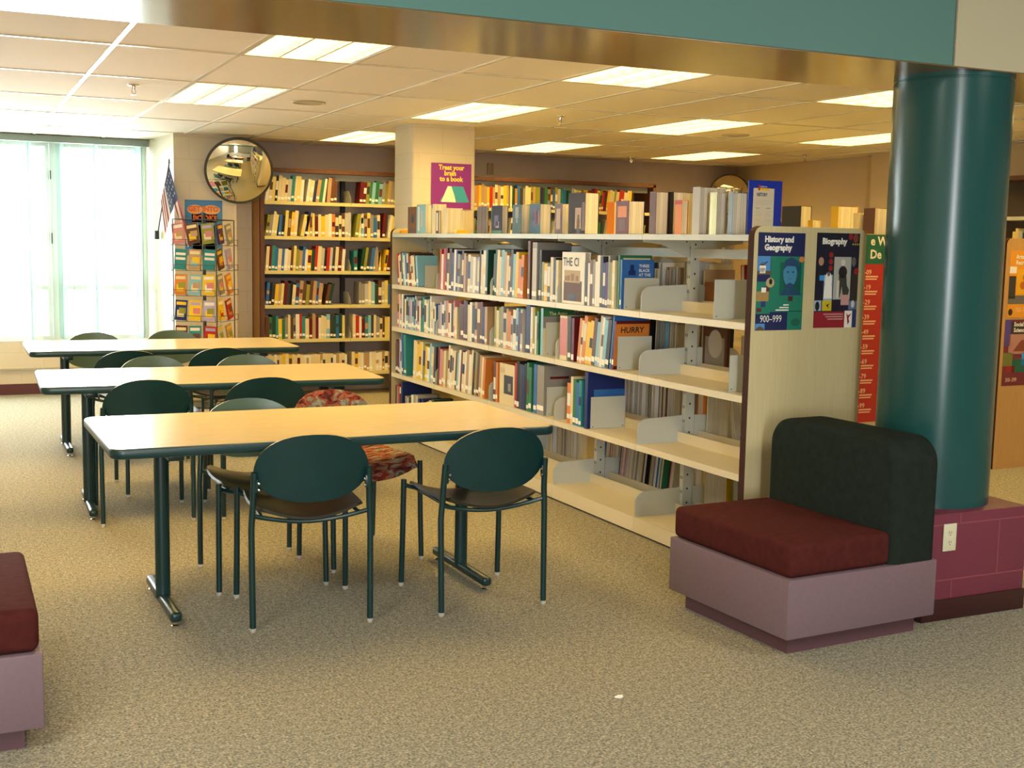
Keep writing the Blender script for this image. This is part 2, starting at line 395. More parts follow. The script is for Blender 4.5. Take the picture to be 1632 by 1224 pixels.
fl = ['three-lamp ceiling light beside the beam, left of the photo centre', 'louvred ceiling light nearest the window side, two tiles behind the front one',
      'louvred ceiling light above the near end of the long shelving unit, right of centre', 'louvred ceiling light just in front of the block pillar',
      'ceiling light behind and left of the block pillar, over the wall bookcase', 'ceiling light partly hidden by the teal column, nearest to the beam',
      'ceiling light over the middle of the room between pillar and column', 'ceiling light farthest back right of the pillar over the bookcase',
      'ceiling light seen through the gap right of the teal column', 'ceiling light touching the column edge, second row from the back wall',
      'ceiling light nearest the back corner with the small mirror', 'ceiling light out at the left by the beam', 'ceiling light out at the left of the tables',
      'ceiling light washed out by daylight above the window', 'ceiling light out at the far right']
for i, (x, y) in enumerate(FIX):
    o = fx if i == 0 else dup(fx)
    o.location = (x+.299, y+.615, CZ); tag(o, fl[i], 'ceiling light', 'louvred ceiling lights')

# ------------------------------------------------------------------ tables
def table(loc, rz, label):
    t = empty('library_table', loc, rz, label=label, cat='table', group='reading tables')
    L, D = 1.823, .875
    MB().prism(rr_poly(.008, L-.008, .008, D-.008, .042), .705, .7375, M_lam).build('tabletop', t)
    e = MB(); o1 = rr_poly(0, L, 0, D, .05); n = len(o1)
    rings = []
    for ins, z in ((.009, .737), (.003, .7345), (0, .728), (0, .708), (.004, .701), (.012, .698)):
        rings.append([(x, y, z) for x, y in rr_poly(ins, L-ins, ins, D-ins, .05-ins*.6)])
    vs = [p for r_ in rings for p in r_]; fs = []
    for i in range(len(rings)-1):
        for k in range(n): fs.append((i*n+(k+1) % n, i*n+k, (i+1)*n+k, (i+1)*n+(k+1) % n))
    e.add(vs, fs, M_green); e.build('edge_band', t)
    MB().prism(rr_poly(.02, L-.02, .02, D-.02, .04), .697, .705, M_green).build('underside', t)
    for x in (.25, L-.25):
        MB().prism([(x+.030*math.cos(a), D/2+.024*math.sin(a)) for a in [2*PI*k/16 for k in range(16)]], .045, .665, M_leg).build('leg', t)
        MB().box(x-.03, x+.03, .10, D-.10, .665, .697, M_leg, bevel=.004).build('top_support', t)
        f = MB(); y0, y1 = .14, D-.14
        pts = []
        f.box(x-.022, x+.022, y0, y1, .022, .062, M_leg, bevel=.014, seg=3); fo = f.build('foot', t)
        for y in (y0+.03, y1-.03): MB().lathe([(.0, 0), (.016, 0), (.016, .006), (.007, .01), (.007, .025)], M_chrome, 12, Matrix.Translation((x, y, 0))).build('glide', fo)
    return t
table((.5115, 4.4967, 0), R(.795), 'long laminate reading table with dark green edge, the nearest of three')
table((.4064, 6.4711, 0), R(-1.527), 'long laminate reading table with dark green edge, the middle of three')
table((.4692, 8.4836, 0), R(-.125), 'long laminate reading table with dark green edge, farthest back by the window')

# ------------------------------------------------------------------ chairs
def grid_solid(fn, nu, nv, th, mtop, mbot, medge):
    """fn(u,v)->(point, normal) ; builds a thick sheet"""
    vs = []; fs = []; ms = []
    for sgn in (.5, -.5):
        for i in range(nu+1):
            for j in range(nv+1):
                p, n = fn(i/nu, j/nv); vs.append(Vector(p)+Vector(n)*th*sgn)
    N = (nu+1)*(nv+1); ix = lambda i, j: i*(nv+1)+j
    for i in range(nu):
        for j in range(nv):
            fs.append((ix(i, j), ix(i+1, j), ix(i+1, j+1), ix(i, j+1))); ms.append(mtop)
            fs.append((N+ix(i, j), N+ix(i, j+1), N+ix(i+1, j+1), N+ix(i+1, j))); ms.append(mbot)
    ring = [ix(i, 0) for i in range(nu)]+[ix(nu, j) for j in range(nv)]+[ix(i, nv) for i in range(nu, 0, -1)]+[ix(0, j) for j in range(nv, 0, -1)]
    for k in range(len(ring)):
        a, c = ring[k], ring[(k+1) % len(ring)]; fs.append((a, N+a, N+c, c)); ms.append(medge)
    m = MB(); m.add(vs, fs, ms); return m
def chair(padded=False):
    t = empty('stacking_chair' if not padded else 'upholstered_chair', (0, 0, 0))
    for s in (-1, 1):
        l = MB().tube([(s*.230, -.240, .012), (s*.232, -.228, .40), (s*.226, -.232, .50), (s*.222, -.245, .625)], .0125, M_leg, 12)
        lo = l.build('leg', t); MB().lathe([(0, 0), (.010, 0), (.0132, .006), (.0132, .016), (.009, .02)], M_glide, 10, Matrix.Translation((s*.230, -.240, 0))).build('glide', lo)
        l = MB().tube([(s*.232, .235, .012), (s*.230, .225, .25), (s*.228, .222, .478)], .0125, M_leg, 12)
        lo = l.build('leg', t); MB().lathe([(0, 0), (.010, 0), (.0132, .006), (.0132, .016), (.009, .02)], M_glide, 10, Matrix.Translation((s*.232, .235, 0))).build('glide', lo)
        k = MB().box(s*.218-.012, s*.218+.012, -.250, -.232, .545, .598, M_leg, bevel=.006)
        for z in (.558, .583): k.lathe([(.005, 0), (.005, .003), (0, .004)], M_chrome, 8, Matrix.Translation((s*.205, -.252, z)) @ Matrix.Rotation(R(90), 4, 'X'))
        k.build('bracket', t)
    fr = MB()
    for y, zz in ((-.20, .0), (.19, .0)):
        pts = [(x*.228, y+(-.03 if y < 0 else .03)*abs(x)**3, .4145+.040*x*x) for x in [i/8-1 for i in range(17)]]
        fr.tube(pts, .009, M_leg, 8)
    for s in (-1, 1): fr.tube([(s*.19, -.2, .442), (s*.185, .19, .442)], .008, M_leg, 8)
    fr.build('seat_frame', t)
    def S(u, v):
        y = -.218+.455*v; hw = .207+.010*math.sin(PI*min(v*1.1, 1)); x = (2*u-1)
        cr = 1-.10*max(0, (abs(2*v-1)-.86)/.14)**2
        X = x*hw*cr; z = .424+.046*(x*x)-.018*max(0, (v-.8)/.2)**2+.008*math.sin(PI*v)*-1+.006
        return (X, y, z), Vector((-2*.046*x/hw, 0, 1)).normalized()
    seat = grid_solid(S, 16, 14, .011, M_seat, M_seat, M_seat)
    if padded:
        def S2(u, v):
            (X, y, z), n = S(u, v); d = (1-abs(2*u-1)**3)*(1-abs(2*v-1)**3); return (X*1.03, y, z+.012+.022*d), n
        seat = grid_solid(S2, 16, 14, .045, tapestry(), M_seat, tapestry())
    seat.build('seat', t)
    # oval curved backrest
    def Bk(px, pz, extra=0.):
        return (px, -.268+.9*px*px-.16*(pz-.63), pz)
    bk = MB(); nr, na = 7, 40; vs = []; fs = []; ms = []; th = .011 if not padded else .04
    def shape(a):
        c, s_ = math.cos(a), math.sin(a)
        hx = .2215*(abs(c)**.86)*(1 if c >= 0 else -1)
        hz = (.152*(abs(s_)**.93)) if s_ >= 0 else -.118*(abs(s_)**1.05)
        return hx, hz
    for side in (1, -1):
        for i in range(nr+1):
            for k in range(na):
                hx, hz = shape(2*PI*k/na); q = i/nr
                p = Bk(hx*q, .619+hz*q); tt = th/2
                if padded: tt = th/2*math.sqrt(max(0.02, 1-q**4))
                n_ = Vector((-1.8*p[0], 1, .16)).normalized()
                vs.append(Vector(p)+n_*side*tt)
    N = (nr+1)*na
    mf, mb_ = (M_backf, M_back) if not padded else (tapestry(), tapestry())
    for sd in (0, 1):
        for i in range(nr):
            for k in range(na):
                a, b_, c, d = i*na+k, i*na+(k+1) % na, (i+1)*na+(k+1) % na, (i+1)*na+k
                f = (a, b_, c, d) if sd == 1 else (a, d, c, b_)
                fs.append(tuple(sd*N+q for q in f)); ms.append(mf if sd == 0 else mb_)
    for k in range(na):
        a, c = nr*na+k, nr*na+(k+1) % na; fs.append((a, N+a, N+c, c)); ms.append(M_ply if not padded else mf)
    bk.add(vs, fs, ms); bk.build('backrest', t)
    return t
ch0 = chair(); chp = chair(True)
CH = [((1.270, 4.707), -5, 'dark green oval-back chair at the near table, left one seen from behind'),
      ((1.997, 4.648), 0, 'dark green oval-back chair at the near table, right one seen from behind'),
      ((1.235, 5.25), 179, 'green oval-back chair pushed in behind the near table, facing the viewer, left one'),
      ((.930, 6.69), -2, 'dark green oval-back chair in front of the middle table, left one of two'),
      ((1.53, 6.65), 1, 'dark green oval-back chair in front of the middle table, right one beside the patterned chair'),
      ((1.135, 7.40), 181, 'pale green chair back just above the middle table, left one of two facing the viewer'),
      ((1.695, 7.36), 178, 'pale green chair back just above the middle table, right one of two facing the viewer'),
      ((1.067, 8.37), -3, 'dark green chair in front of the farthest table, left one of two'),
      ((1.655, 8.45), 2, 'dark green chair in front of the farthest table, right one of two'),
      ((.99, 9.37), 180, 'chair behind the farthest table below the window, left one of two'),
      ((1.60, 9.50), 182, 'chair behind the farthest table below the paperback rack, right one of two')]
for i, ((x, y), a, lab) in enumerate(CH):
    o = ch0 if i == 0 else dup(ch0)
    o.location = (x, y, 0); o.rotation_euler = (0, 0, R(a)); tag(o, lab, 'chair', 'green oval-back chairs')
chp.location = (1.735, 5.46, 0); chp.rotation_euler = (0, 0, R(190.4))
tag(chp, 'chair with red and grey patterned upholstery pushed in behind the near table', 'chair')

# ------------------------------------------------------------------ benches
def bench(loc, rz, label, flip=False):
    t = empty('lounge_seat', loc, rz, label=label, cat='seat', group='lounge seats')
    L, D = .757, .742
    MB().box(.053, L-.053, .053, D-.053, 0, .075, M_mauveplinth).build('plinth', t)
    MB().box(0, L, 0, D, .072, .299, M_mauvebox, bevel=.006).build('base_box', t)
    x0, x1, bx0, bx1 = (.008, .512, .505, .752) if not flip else (.245, .749, .005, .252)
    c = MB(); bm = bmesh.new(); bmesh.ops.create_cube(bm, size=1)
    for q in bm.verts: q.co = ((x0+x1)/2+q.co.x*(x1-x0), D/2+q.co.y*(D-.012), .365+q.co.z*.130)
    bmesh.ops.bevel(bm, geom=bm.edges[:], offset=.026, segments=4, affect='EDGES', profile=.5)
    c.bm(bm, M_cush); c.build('seat_cushion', t)
    k = MB(); prof = []
    y0, y1, z0, z1, r = .004, D-.004, .297, .785, .105
    prof = [(y0, z0), (y1, z0)]+[(y1-r+r*math.cos(R(a)), z1-r+r*math.sin(R(a))) for a in range(0, 91, 10)]+[(y0+r+r*math.cos(R(a)), z1-r+r*math.sin(R(a))) for a in range(90, 181, 10)]
    n = len(prof); cy, cz = D/2, .54
    lay = [(bx0, .93), (bx0+.006, .962), (bx0+.02, .99), (bx0+.04, 1), (bx1-.04, 1), (bx1-.02, .99), (bx1-.006, .962), (bx1, .93)]
    vs = [(x, cy+(y-cy)*s, (cz+(z-cz)*s) if z > .4 else z) for x, s in lay for y, z in prof]; fs = []
    for i in range(len(lay)-1):
        for q in range(n): fs.append((i*n+q, i*n+(q+1) % n, (i+1)*n+(q+1) % n, (i+1)*n+q))
    fs += [tuple(range(n-1, -1, -1)), tuple((len(lay)-1)*n+q for q in range(n))]
    k.add(vs, fs, M_dkcush); k.build('backrest', t)
    return t
bench((2.749, 3.454, 0), R(3.14), 'lounge seat with maroon cushion, charcoal back and mauve box beside the teal column')
bench((.215-.757, 3.636, 0), R(0), 'lounge seat with maroon cushion cut off by the left edge of the photo', flip=True)

# ------------------------------------------------------------------ column and its block plinth
struct(MB().lathe([(.24, .44), (.24, 2.197), (.2375, 2.199), (.2375, 2.203), (.24, 2.205), (.24, BZ+.01)], M_teal_col, 96, Matrix.Translation((3.83, 3.89, 0))), 'column')
bl = MB(); X0, X1, Y0, Y1 = 3.55, 4.11, 3.608, 4.172
bl.box(X0, X1, Y0, Y1, 0, .445, M_maroonblock, bevel=.004)
for z in (.168, .40):
    bl.box(X0-.001, X1+.001, Y0-.0012, Y1+.001, z-.003, z+.003, M_mortar)
for x, z0, z1 in ((3.73, .40, .443), (3.95, .17, .40), (3.70, .09, .168)): bl.box(x-.003, x+.003, Y0-.0012, Y0+.01, z0, z1, M_mortar)
struct(bl, 'column_base_block')
struct(MB().box(X0-.008, X1+.004, Y0-.008, Y1+.004, 0, .088, mat('dark_maroon_base', (.035, .008, .008), .4), bevel=.003), 'baseboard_column')
ol = empty('wall_outlet', (3.672, 3.6065, .347), label='ivory double power outlet on the maroon block below the column', cat='outlet')
MB().box(-.035, .035, -.006, .0, -.057, .057, M_outlet, bevel=.0025).build('cover_plate', ol)
for z in (-.02, .02):
    rc = MB().prism([(.015*math.cos(a), z+.013*math.sin(a)) for a in [2*PI*k/16 for k in range(16)]], -.0072, -.004, M_outlet, axis=1)
    rc.box(-.0065, -.0045, -.0078, -.006, z-.004, z+.006, M_dark).box(.0045, .0065, -.0078, -.006, z-.004, z+.006, M_dark).box(-.002, .002, -.0078, -.006, z-.011, z-.007, M_dark)
    rc.build('receptacle', ol)
sc = MB().prism([(-.012, -.004), (.0, -.011), (.012, -.006), (.016, .008), (.002, .011), (-.016, .003)], .002, .006, M_white)
tag(sc.build('paper_scrap', loc=(1.994, 3.366, 0), smooth=0), 'tiny white scrap of paper lying on the open carpet', 'paper')

# ------------------------------------------------------------------ shelving units
UO = Vector((3.24, 4.435, 0)); UR = R(1.1512)
UM = Matrix.Translation(UO) @ Matrix.Rotation(UR, 4, 'Z')
LEV = [1.168, .838, .477, .090]
BAY = .914; UW = .645
def end_poly(wd, ht, r=.045):
    return [(0, .0), (wd, .0)]+[(wd-r+r*math.cos(R(a)), ht-r+r*math.sin(R(a))) for a in range(0, 91, 15)]+[(r+r*math.cos(R(a)), ht-r+r*math.sin(R(a))) for a in range(90, 181, 15)]
def shelf_unit(name, M, nb, label, cat, panel=None, full=True):
    t = empty(name, (0, 0, 0), label=label, cat=cat); t.matrix_world = M
    pm = panel or M_panel
    for y0, y1 in ((-.015, .028), (nb*BAY-.028, nb*BAY+.015)):
        MB().prism(end_poly(UW, 1.603), y0, y1, pm, mside=M_edge, axis=1).build('end_panel', t)
    xc = UW/2
    for k in range(nb+1):
        y = min(max(k*BAY, .05), nb*BAY-.05)
        u = MB().box(xc-.028, xc+.028, y-.016, y+.016, .01, 1.54, M_gmetal)
        if full:
            for z in [.12+.0762*q for q in range(19)]:
                u.box(xc-.0285, xc-.027, y-.009, y-.004, z, z+.016, M_dark).box(xc-.0285, xc-.027, y+.004, y+.009, z, z+.016, M_dark)
                u.box(xc-.006, xc+.004, y-.0165, y-.015, z+.02, z+.03, M_dark)
        u.build('upright', t)
    for k in range(nb):
        y0, y1 = k*BAY+.0015, (k+1)*BAY-.0015
        if k == 0: y0 = .029
        if k == nb-1: y1 = nb*BAY-.029
        c = MB().box(.002, UW-.002, y0, y1, 1.553, 1.564, M_gmetal).box(.002, .006, y0, y1, 1.536, 1.553, M_gmetal).box(UW-.006, UW-.002, y0, y1, 1.536, 1.553, M_gmetal)
        c.build('canopy_top', t)
        if full:
            MB().box(xc-.008, xc+.008, y0+.015, y1-.015, 1.448, 1.495, M_gmetal).build('spreader_bar', t)
            for yy in (y0+.001, y1-.003):
                for s in (-1, 1):
                    g_ = MB().prism([(xc+s*.03, 1.552), (xc+s*(xc-.01), 1.552), (xc+s*(xc-.01), 1.525), (xc+s*.20, 1.512), (xc+s*.03, 1.448)], yy, yy+.002, M_gmetal, axis=1)
                    g_.lathe([(.004, 0), (.004, .002), (0, .003)], M_dark, 8, Matrix.Translation((xc+s*.05, yy, 1.53)) @ Matrix.Rotation(R(90), 4, 'X'))
                    g_.build('canopy_bracket', t)
        for s in (-1, 1):
            X = lambda d: xc+s*(xc-d)          # d = distance back from the shelf edge
            def bx(mb, d0, d1, ya, yb, z0, z1, m): a, b_ = X(d0), X(d1); mb.box(min(a, b_), max(a, b_), ya, yb, z0, z1, m)
            for li, z in enumerate(LEV):
                sh = MB()
                bx(sh, .004, .262, y0, y1, z-.012, z, M_metal); bx(sh, .001, .005, y0, y1, z-.032 if li < 3 else .012, z, M_metal); bx(sh, .258, .262, y0, y1, z, z+.055, M_metal)
                if li < 3: bx(sh, .005, .02, y0, y1, z-.032, z-.029, M_metal)
                so = sh.build('shelf' if li < 3 else 'base_shelf', t)
                if full or k == 0:
                    pts = []
                    for a in range(0, 91, 15): pts.append((X(.008+.055-.055*math.cos(R(a))), z+.075+.055*math.sin(R(a))))
                    pts = [(X(.008), z-.01)]+pts+[(X(.285), z+.140), (X(.285), z-.01)]
                    for yy in ((y0+.001, y1-.003) if full else (y0+.001,)):
                        MB().prism(pts, yy, yy+.002, M_gmetal, axis=1).build('end_bracket', so)
    return t
u1 = shelf_unit('library_shelving', UM, 5, 'long double-sided cream and grey metal bookshelf with the history and biography posters on its end', 'bookshelf')
shelf_unit('library_shelving', Matrix.Translation((5.10, 5.87, 0)) @ Matrix.Rotation(R(1), 4, 'Z'), 3, 'second bookshelf row, seen between the poster end panel and the teal column', 'bookshelf', full=False)
shelf_unit('library_shelving', Matrix.Translation((6.56, 6.10, 0)) @ Matrix.Rotation(R(1), 4, 'Z'), 3, 'honey-coloured bookshelf end seen right of the teal column, with two orange and purple posters', 'bookshelf', panel=M_orange, full=False)

# ------------------------------------------------------------------ books
PAL = dict([('black', '17161a'), ('charcoal', '38363a'), ('grey', '8b8780'), ('silver', 'b5b3ae'), ('white', 'dedad0'), ('cream', 'd8c9a0'), ('tan', 'b0906a'),
            ('brown', '5e3a26'), ('dark red', '5e1216'), ('red', 'b02418'), ('orange', 'cc7a30'), ('yellow', 'e0b822'), ('olive', '8a8a35'), ('pale yellow', 'd8c878'), ('green', '2f7048'),
            ('dark green', '16402c'), ('teal', '2a7f84'), ('light blue', '7fb4c8'), ('blue', '2f66a8'), ('dark blue', '182a66'), ('purple', '4a2a68'), ('pink', 'c77a80'), ('lilac', 'a89ac0')])
BM = {}
def bmat(c):
    if c not in BM: BM[c] = mat('cover_'+c.replace(' ', '_'), PAL[c], .5, spec=.3)
    return BM[c]
BMW = {}
def bmw(c):
    if c not in BMW: BMW[c] = mat('cloth_'+c.replace(' ', '_'), PAL[c], .6, spec=.3)
    return BMW[c]
ORD = ['first', 'second', 'third', 'fourth', 'fifth', 'sixth', 'seventh', 'eighth', 'ninth', 'tenth', 'eleventh', 'twelfth', 'thirteenth', 'fourteenth', 'fifteenth', 'sixteenth', 'seventeenth', 'eighteenth', 'nineteenth', 'twentieth']
NUMS = ORD[:9]
for tens in ('twenty', 'thirty', 'forty', 'fifty', 'sixty', 'seventy', 'eighty'):
    if tens != 'twenty': ORD.append(tens[:-1]+'ieth')
    ORD += [tens+'-'+o for o in NUMS]
def size_word(th, ht, hs):
    return ('thin ' if th < .014 else 'thick ' if th > .034 else '')+('tall ' if ht > hs*1.12 else 'short ' if ht < hs*.86 else '')
def book(M, th, ht, dp, col, label, group, band=None, text=None, spine_label=True, art=None):
    """spine at local x=0 facing -x, thickness along +y, standing on z=0"""
    m = bmat(col); b = MB(); t = .0022
    b.box(0, dp, 0, t, 0, ht, m).box(0, dp, th-t, th, 0, ht, m).box(0, .003, t, th-t, 0, ht, m)
    if band:
        b.box(-.0006, 0, .002, th-.002, ht*band[1], ht*band[2], bmat(band[0]))
    if text:
        for body, size, tx, tz, tm, face in text:
            if face == 'near': MM = Matrix.Translation((tx, -.0006, tz)) @ Matrix.Rotation(R(90), 4, 'X')
            else: MM = Matrix.Translation((-.0006, th-tx, tz)) @ Matrix.Rotation(R(-90), 4, 'Z') @ Matrix.Rotation(R(90), 4, 'X')
            b.text(body, size, tm, MM, offset=size*.02)
    if art:
        for (x0, x1, z0, z1, mm) in art: b.add([(x0, -.0004, z0), (x1, -.0004, z0), (x1, -.0004, z1), (x0, -.0004, z1)], [(0, 1, 2, 3)], mm)
    o = b.build('book', smooth=0); o.matrix_world = M
    MB().box(.003, dp-.004, t, th-t, .003, ht-.004, M_pages).build('page_block', o, smooth=0)
    if spine_label and th > .010 and rnd.random() < .8:
        lz = rnd.uniform(.010, .034); lh = rnd.uniform(.02, .032); MB().box(-.0014, -.0004, min(.002, th*.1), th-min(.002, th*.1), lz, lz+lh, M_white).build('spine_label', o, smooth=0)
    tag(o, label, 'book', group); return o
SHN = ['top shelf', 'second shelf', 'third shelf', 'bottom shelf']
BAYN = ['nearest bay', 'second bay', 'middle bay', 'fourth bay', 'farthest bay']
class Row:
    def __init__(s, li, side, base, hs):
        s.li, s.side, s.n, s.hs, s.base = li, side, {}, hs, base
    def put(s, y, th, ht, dp, col, lean=0, xin=.02, **k):
        xin = min(xin, .254-dp)
        """book whose near lower corner is at unit-y y (front side) ; lean>0 tips the top towards the viewer"""
        bay = max(0, min(4, int((y+th/2)/BAY))); s.n[bay] = s.n.get(bay, 0)+1; a = R(lean)
        off = 0.
        z = LEV[s.li]+.0005
        if s.side == 'front':
            M = UM @ Matrix.Translation((xin, y, z))
            if a >= 0: M = M @ Matrix.Rotation(a, 4, 'X')
            else: M = M @ Matrix.Translation((0, th, 0)) @ Matrix.Rotation(a, 4, 'X') @ Matrix.Translation((0, -th, 0))
        else:
            M = UM @ Matrix.Translation((UW-xin, y+th, z)) @ Matrix.Rotation(PI, 4, 'Z')
            M = M @ (Matrix.Rotation(-a, 4, 'X') if a <= 0 else Matrix.Translation((0, th, 0)) @ Matrix.Rotation(-a, 4, 'X') @ Matrix.Translation((0, -th, 0)))
        lab = k.pop('label', None) or '%s%s book, %s%s, %s of poster bookshelf, %s from far end' % (size_word(th, ht, s.hs) if s.side == 'front' else '', col, '' if s.side == 'front' else 'rear ', SHN[s.li], BAYN[bay], ORD[s.n[bay]-1])
        return book(M, th, ht, dp, col, lab, 'books on the %s, %s side' % (SHN[s.li], s.side), **k)
    def run(s, y1, y0, cols, th=(.012, .03), ht=(.21, .27), dp=(.15, .20), lean=0, maxn=99):
        y = y1; q = 0
        while q < maxn:
            t_ = rnd.uniform(*th)*1.18; a = lean+(rnd.uniform(-1.2, 1.2) if lean else 0)
            step = t_/math.cos(R(a))+.0012
            if int(y/BAY) != int((y-step)/BAY) and y/BAY < 5: y = int(y/BAY)*BAY-.007
            if y-step < y0: break
            y -= step; c = cols[q % len(cols)] if isinstance(cols, list) else rnd.choice(cols)
            if lean == 0 and abs(a) < .01: a = 0
            band = (rnd.choice(['white', 'cream', 'black', 'charcoal', 'brown', 'black', 'dark red', 'dark blue']), rnd.uniform(.3, .5), rnd.uniform(.6, .92)) if rnd.random() < .35 else None
            if band and band[0] == c: band = None
            s.put(y, t_, rnd.uniform(*ht), rnd.uniform(*dp), c, lean=lean, band=band); q += 1
        return y
MIX = ('white', 'cream', 'grey', 'charcoal', 'black', 'brown', 'dark red', 'blue', 'dark blue', 'tan', 'silver', 'green', 'lilac', 'purple', 'orange', 'light blue')
def support(y, li, wd=.20, ht=.165, x0=.03, lab='', side='front'):
    z = LEV[li]+.001
    m = MB().box(x0, x0+wd, 0, .0015, 0, ht, M_gmetal).box(x0, x0+wd, 0, .10, -.0008, -.0005, M_gmetal)
    for x in (x0+.015, x0+wd-.015): m.lathe([(.003, 0), (.003, .0015), (0, .002)], M_dark, 8, Matrix.Translation((x, 0, .012)) @ Matrix.Rotation(R(90), 4, 'X'))
    o = m.build('book_support'); o.matrix_world = UM @ Matrix.Translation((0, y, z)); tag(o, lab, 'book support', 'grey metal book supports')
# --- top open shelf, front
r = Row(0, 'front', 0, .25)
r.run(4.46, 4.02, ['red', 'cream', 'cream', 'black', 'light blue', 'white', 'blue', 'cream', 'brown'], th=(.016, .03), ht=(.22, .26), lean=-9)
support(3.93, 0, ht=.16, lab='grey support at the far end of the top open shelf, beside a blue book')
r.run(3.63, 2.80, ['red', 'white', 'red', 'dark red', 'cream', 'charcoal', 'purple', 'white', 'dark blue', 'grey', 'brown', 'black', 'tan', 'brown', 'cream', 'silver', 'white', 'grey', 'lilac', 'black', 'cream', 'white', 'dark green', 'silver', 'tan', 'cream', 'charcoal', 'white', 'olive'], th=(.018, .036), ht=(.225, .295), lean=2)
r.run(2.735, 2.27, ['dark green', 'dark green', 'cream', 'cream', 'light blue', 'tan', 'cream', 'brown', 'charcoal', 'light blue', 'yellow', 'orange', 'orange', 'cream', 'brown'], th=(.020, .036), ht=(.24, .30), lean=3)
r.put(2.19, .030, .352, .235, 'brown', xin=.012); r.put(2.10, .060, .345, .235, 'grey', xin=.012, band=('silver', .1, .9)); r.put(2.055, .034, .30, .20, 'charcoal')
r.run(2.05, 1.83, ['olive', 'yellow', 'charcoal', 'cream', 'black', 'cream', 'cream'], th=(.022, .036), ht=(.22, .26))
# book turned face-out towards the tables
fo = MB().box(0, .006, 0, .265, 0, .293, bmat('white')).box(.006, .034, .004, .262, .004, .289, M_pages).box(.034, .037, 0, .265, 0, .293, bmat('white'))
fo.box(-.0006, 0, .03, .24, .015, .13, mat('sepia_photo', '5a3a26', .6)); fo.box(-.0007, -.0001, .05, .235, .12, .19, mat('pale_sepia', 'b39a78', .6)).box(-.0009, -.0002, .10, .18, .02, .06, bmat('charcoal'))
for yy, ww_, hh in ((.07, .03, .03), (.12, .035, .04), (.17, .03, .03), (.205, .02, .025)): fo.box(-.001, -.0003, yy, yy+ww_, .13, .13+hh, mat('sepia_mid', '8a6c4c', .6))
fo.text('THE CI', .068, bmat('black'), Matrix.Translation((-.0012, .252, .215)) @ Matrix.Rotation(R(-90), 4, 'Z') @ Matrix.Rotation(R(90), 4, 'X') @ Matrix.Diagonal((.9, 1, 1, 1)), offset=.001)
fo_o = fo.build('book', smooth=0); fo_o.matrix_world = UM @ Matrix.Translation((.022, 1.535, LEV[0]+.0005)); tag(fo_o, 'large white book facing out with black THE CI lettering over a brown photograph', 'book')
r.run(1.525, 1.19, ['charcoal', 'white', 'brown', 'grey', 'white', 'white', 'charcoal', 'dark blue', 'purple', 'grey', 'olive', 'cream', 'green', 'dark green', 'light blue', 'white'], th=(.014, .026), ht=(.23, .292))
r.put(1.155, .018, .285, .20, 'green', art=[(.02, .19, .25, .27, bmat('cream'))])
r.put(1.132, .016, .262, .20, 'blue', text=[('THREE', .022, .105, .222, bmat('white'), 'near'), ('BLACK', .022, .105, .198, bmat('white'), 'near'), ('AT THE', .022, .105, .174, bmat('white'), 'near')],
      art=[(.04, .085, .18, .205, bmat('dark blue')), (.05, .075, .205, .235, bmat('dark blue'))], label='blue book with white cover lettering at the near end of the top open shelf')
support(1.12, 0, wd=.215, ht=.165, lab='grey support holding the blue book on the top open shelf')
support(.31, 0, wd=.215, ht=.185, lab='grey support alone at the near end of the top open shelf')
# --- second shelf, front
r = Row(1, 'front', 0, .25)
r.run(4.47, 3.30, ['pink', 'cream', 'lilac', 'white', 'charcoal', 'white', 'light blue', 'grey', 'lilac', 'silver', 'light blue', 'blue', 'silver', 'grey', 'lilac', 'white', 'green', 'teal', 'cream', 'white', 'silver', 'green', 'white', 'silver', 'cream', 'blue', 'grey', 'lilac', 'white', 'silver', 'grey', 'pink', 'cream', 'white', 'charcoal'], th=(.016, .034), ht=(.215, .275))
r.run(3.27, 2.81, ['brown', 'dark red', 'dark red', 'black', 'cream', 'white', 'charcoal', 'tan', 'brown', 'brown', 'dark blue', 'tan', 'purple', 'grey', 'brown'], th=(.022, .04), ht=(.24, .28))
r.run(2.70, 2.29, ['olive', 'cream', 'olive', 'grey', 'cream', 'tan', 'orange', 'silver', 'white', 'light blue', 'purple', 'silver'], th=(.022, .038), ht=(.21, .28))
r.put(2.19, .055, .292, .22, 'dark blue')
r.run(2.185, 2.06, ['cream', 'olive', 'white', 'green', 'white'], th=(.018, .026), ht=(.22, .29))
r.put(2.018, .03, .285, .21, 'light blue', text=[('The Army', .030, .04, .242, bmat('cream'), 'near')], art=[(.0, .21, .235, .285, bmat('green')), (.0, .21, .165, .235, bmat('grey')), (.0, .21, .0, .165, bmat('cream'))], label='pale blue book with a green cover band at the middle of the second shelf')
support(2.0, 1, wd=.20, ht=.20, lab='tall grey support on the second shelf behind the pale thick book')
r.put(1.72, .085, .255, .19, 'cream', band=('pink', .1, .95), label='very thick pale book on the second shelf beside the leaning yellow books')
r.put(1.672, .034, .255, .19, 'charcoal'); r.put(1.635, .03, .25, .19, 'dark red')
r.run(1.60, 1.235, ['orange', 'cream', 'orange', 'yellow', 'yellow', 'brown', 'light blue', 'silver', 'white', 'light blue', 'charcoal', 'tan', 'cream', 'cream', 'brown', 'dark red'], th=(.018, .032), ht=(.235, .285), lean=7)
r.put(1.222, .014, .290, .22, 'blue', lean=6, art=[(.08, .11, .235, .26, bmat('white'))])
r.put(1.196, .02, .262, .215, 'dark red', lean=5, text=[('HURRY', .045, .03, .20, bmat('black'), 'near')], art=[(.0, .21, .02, .248, bmat('orange'))], label='orange and brown book with HURRY lettering leaning on the second shelf support')
support(1.17, 1, wd=.215, ht=.18, lab='grey support holding the orange HURRY book on the second shelf')
support(.17, 1, wd=.18, ht=.17, lab='grey support at the near end of the second shelf by the end panel')
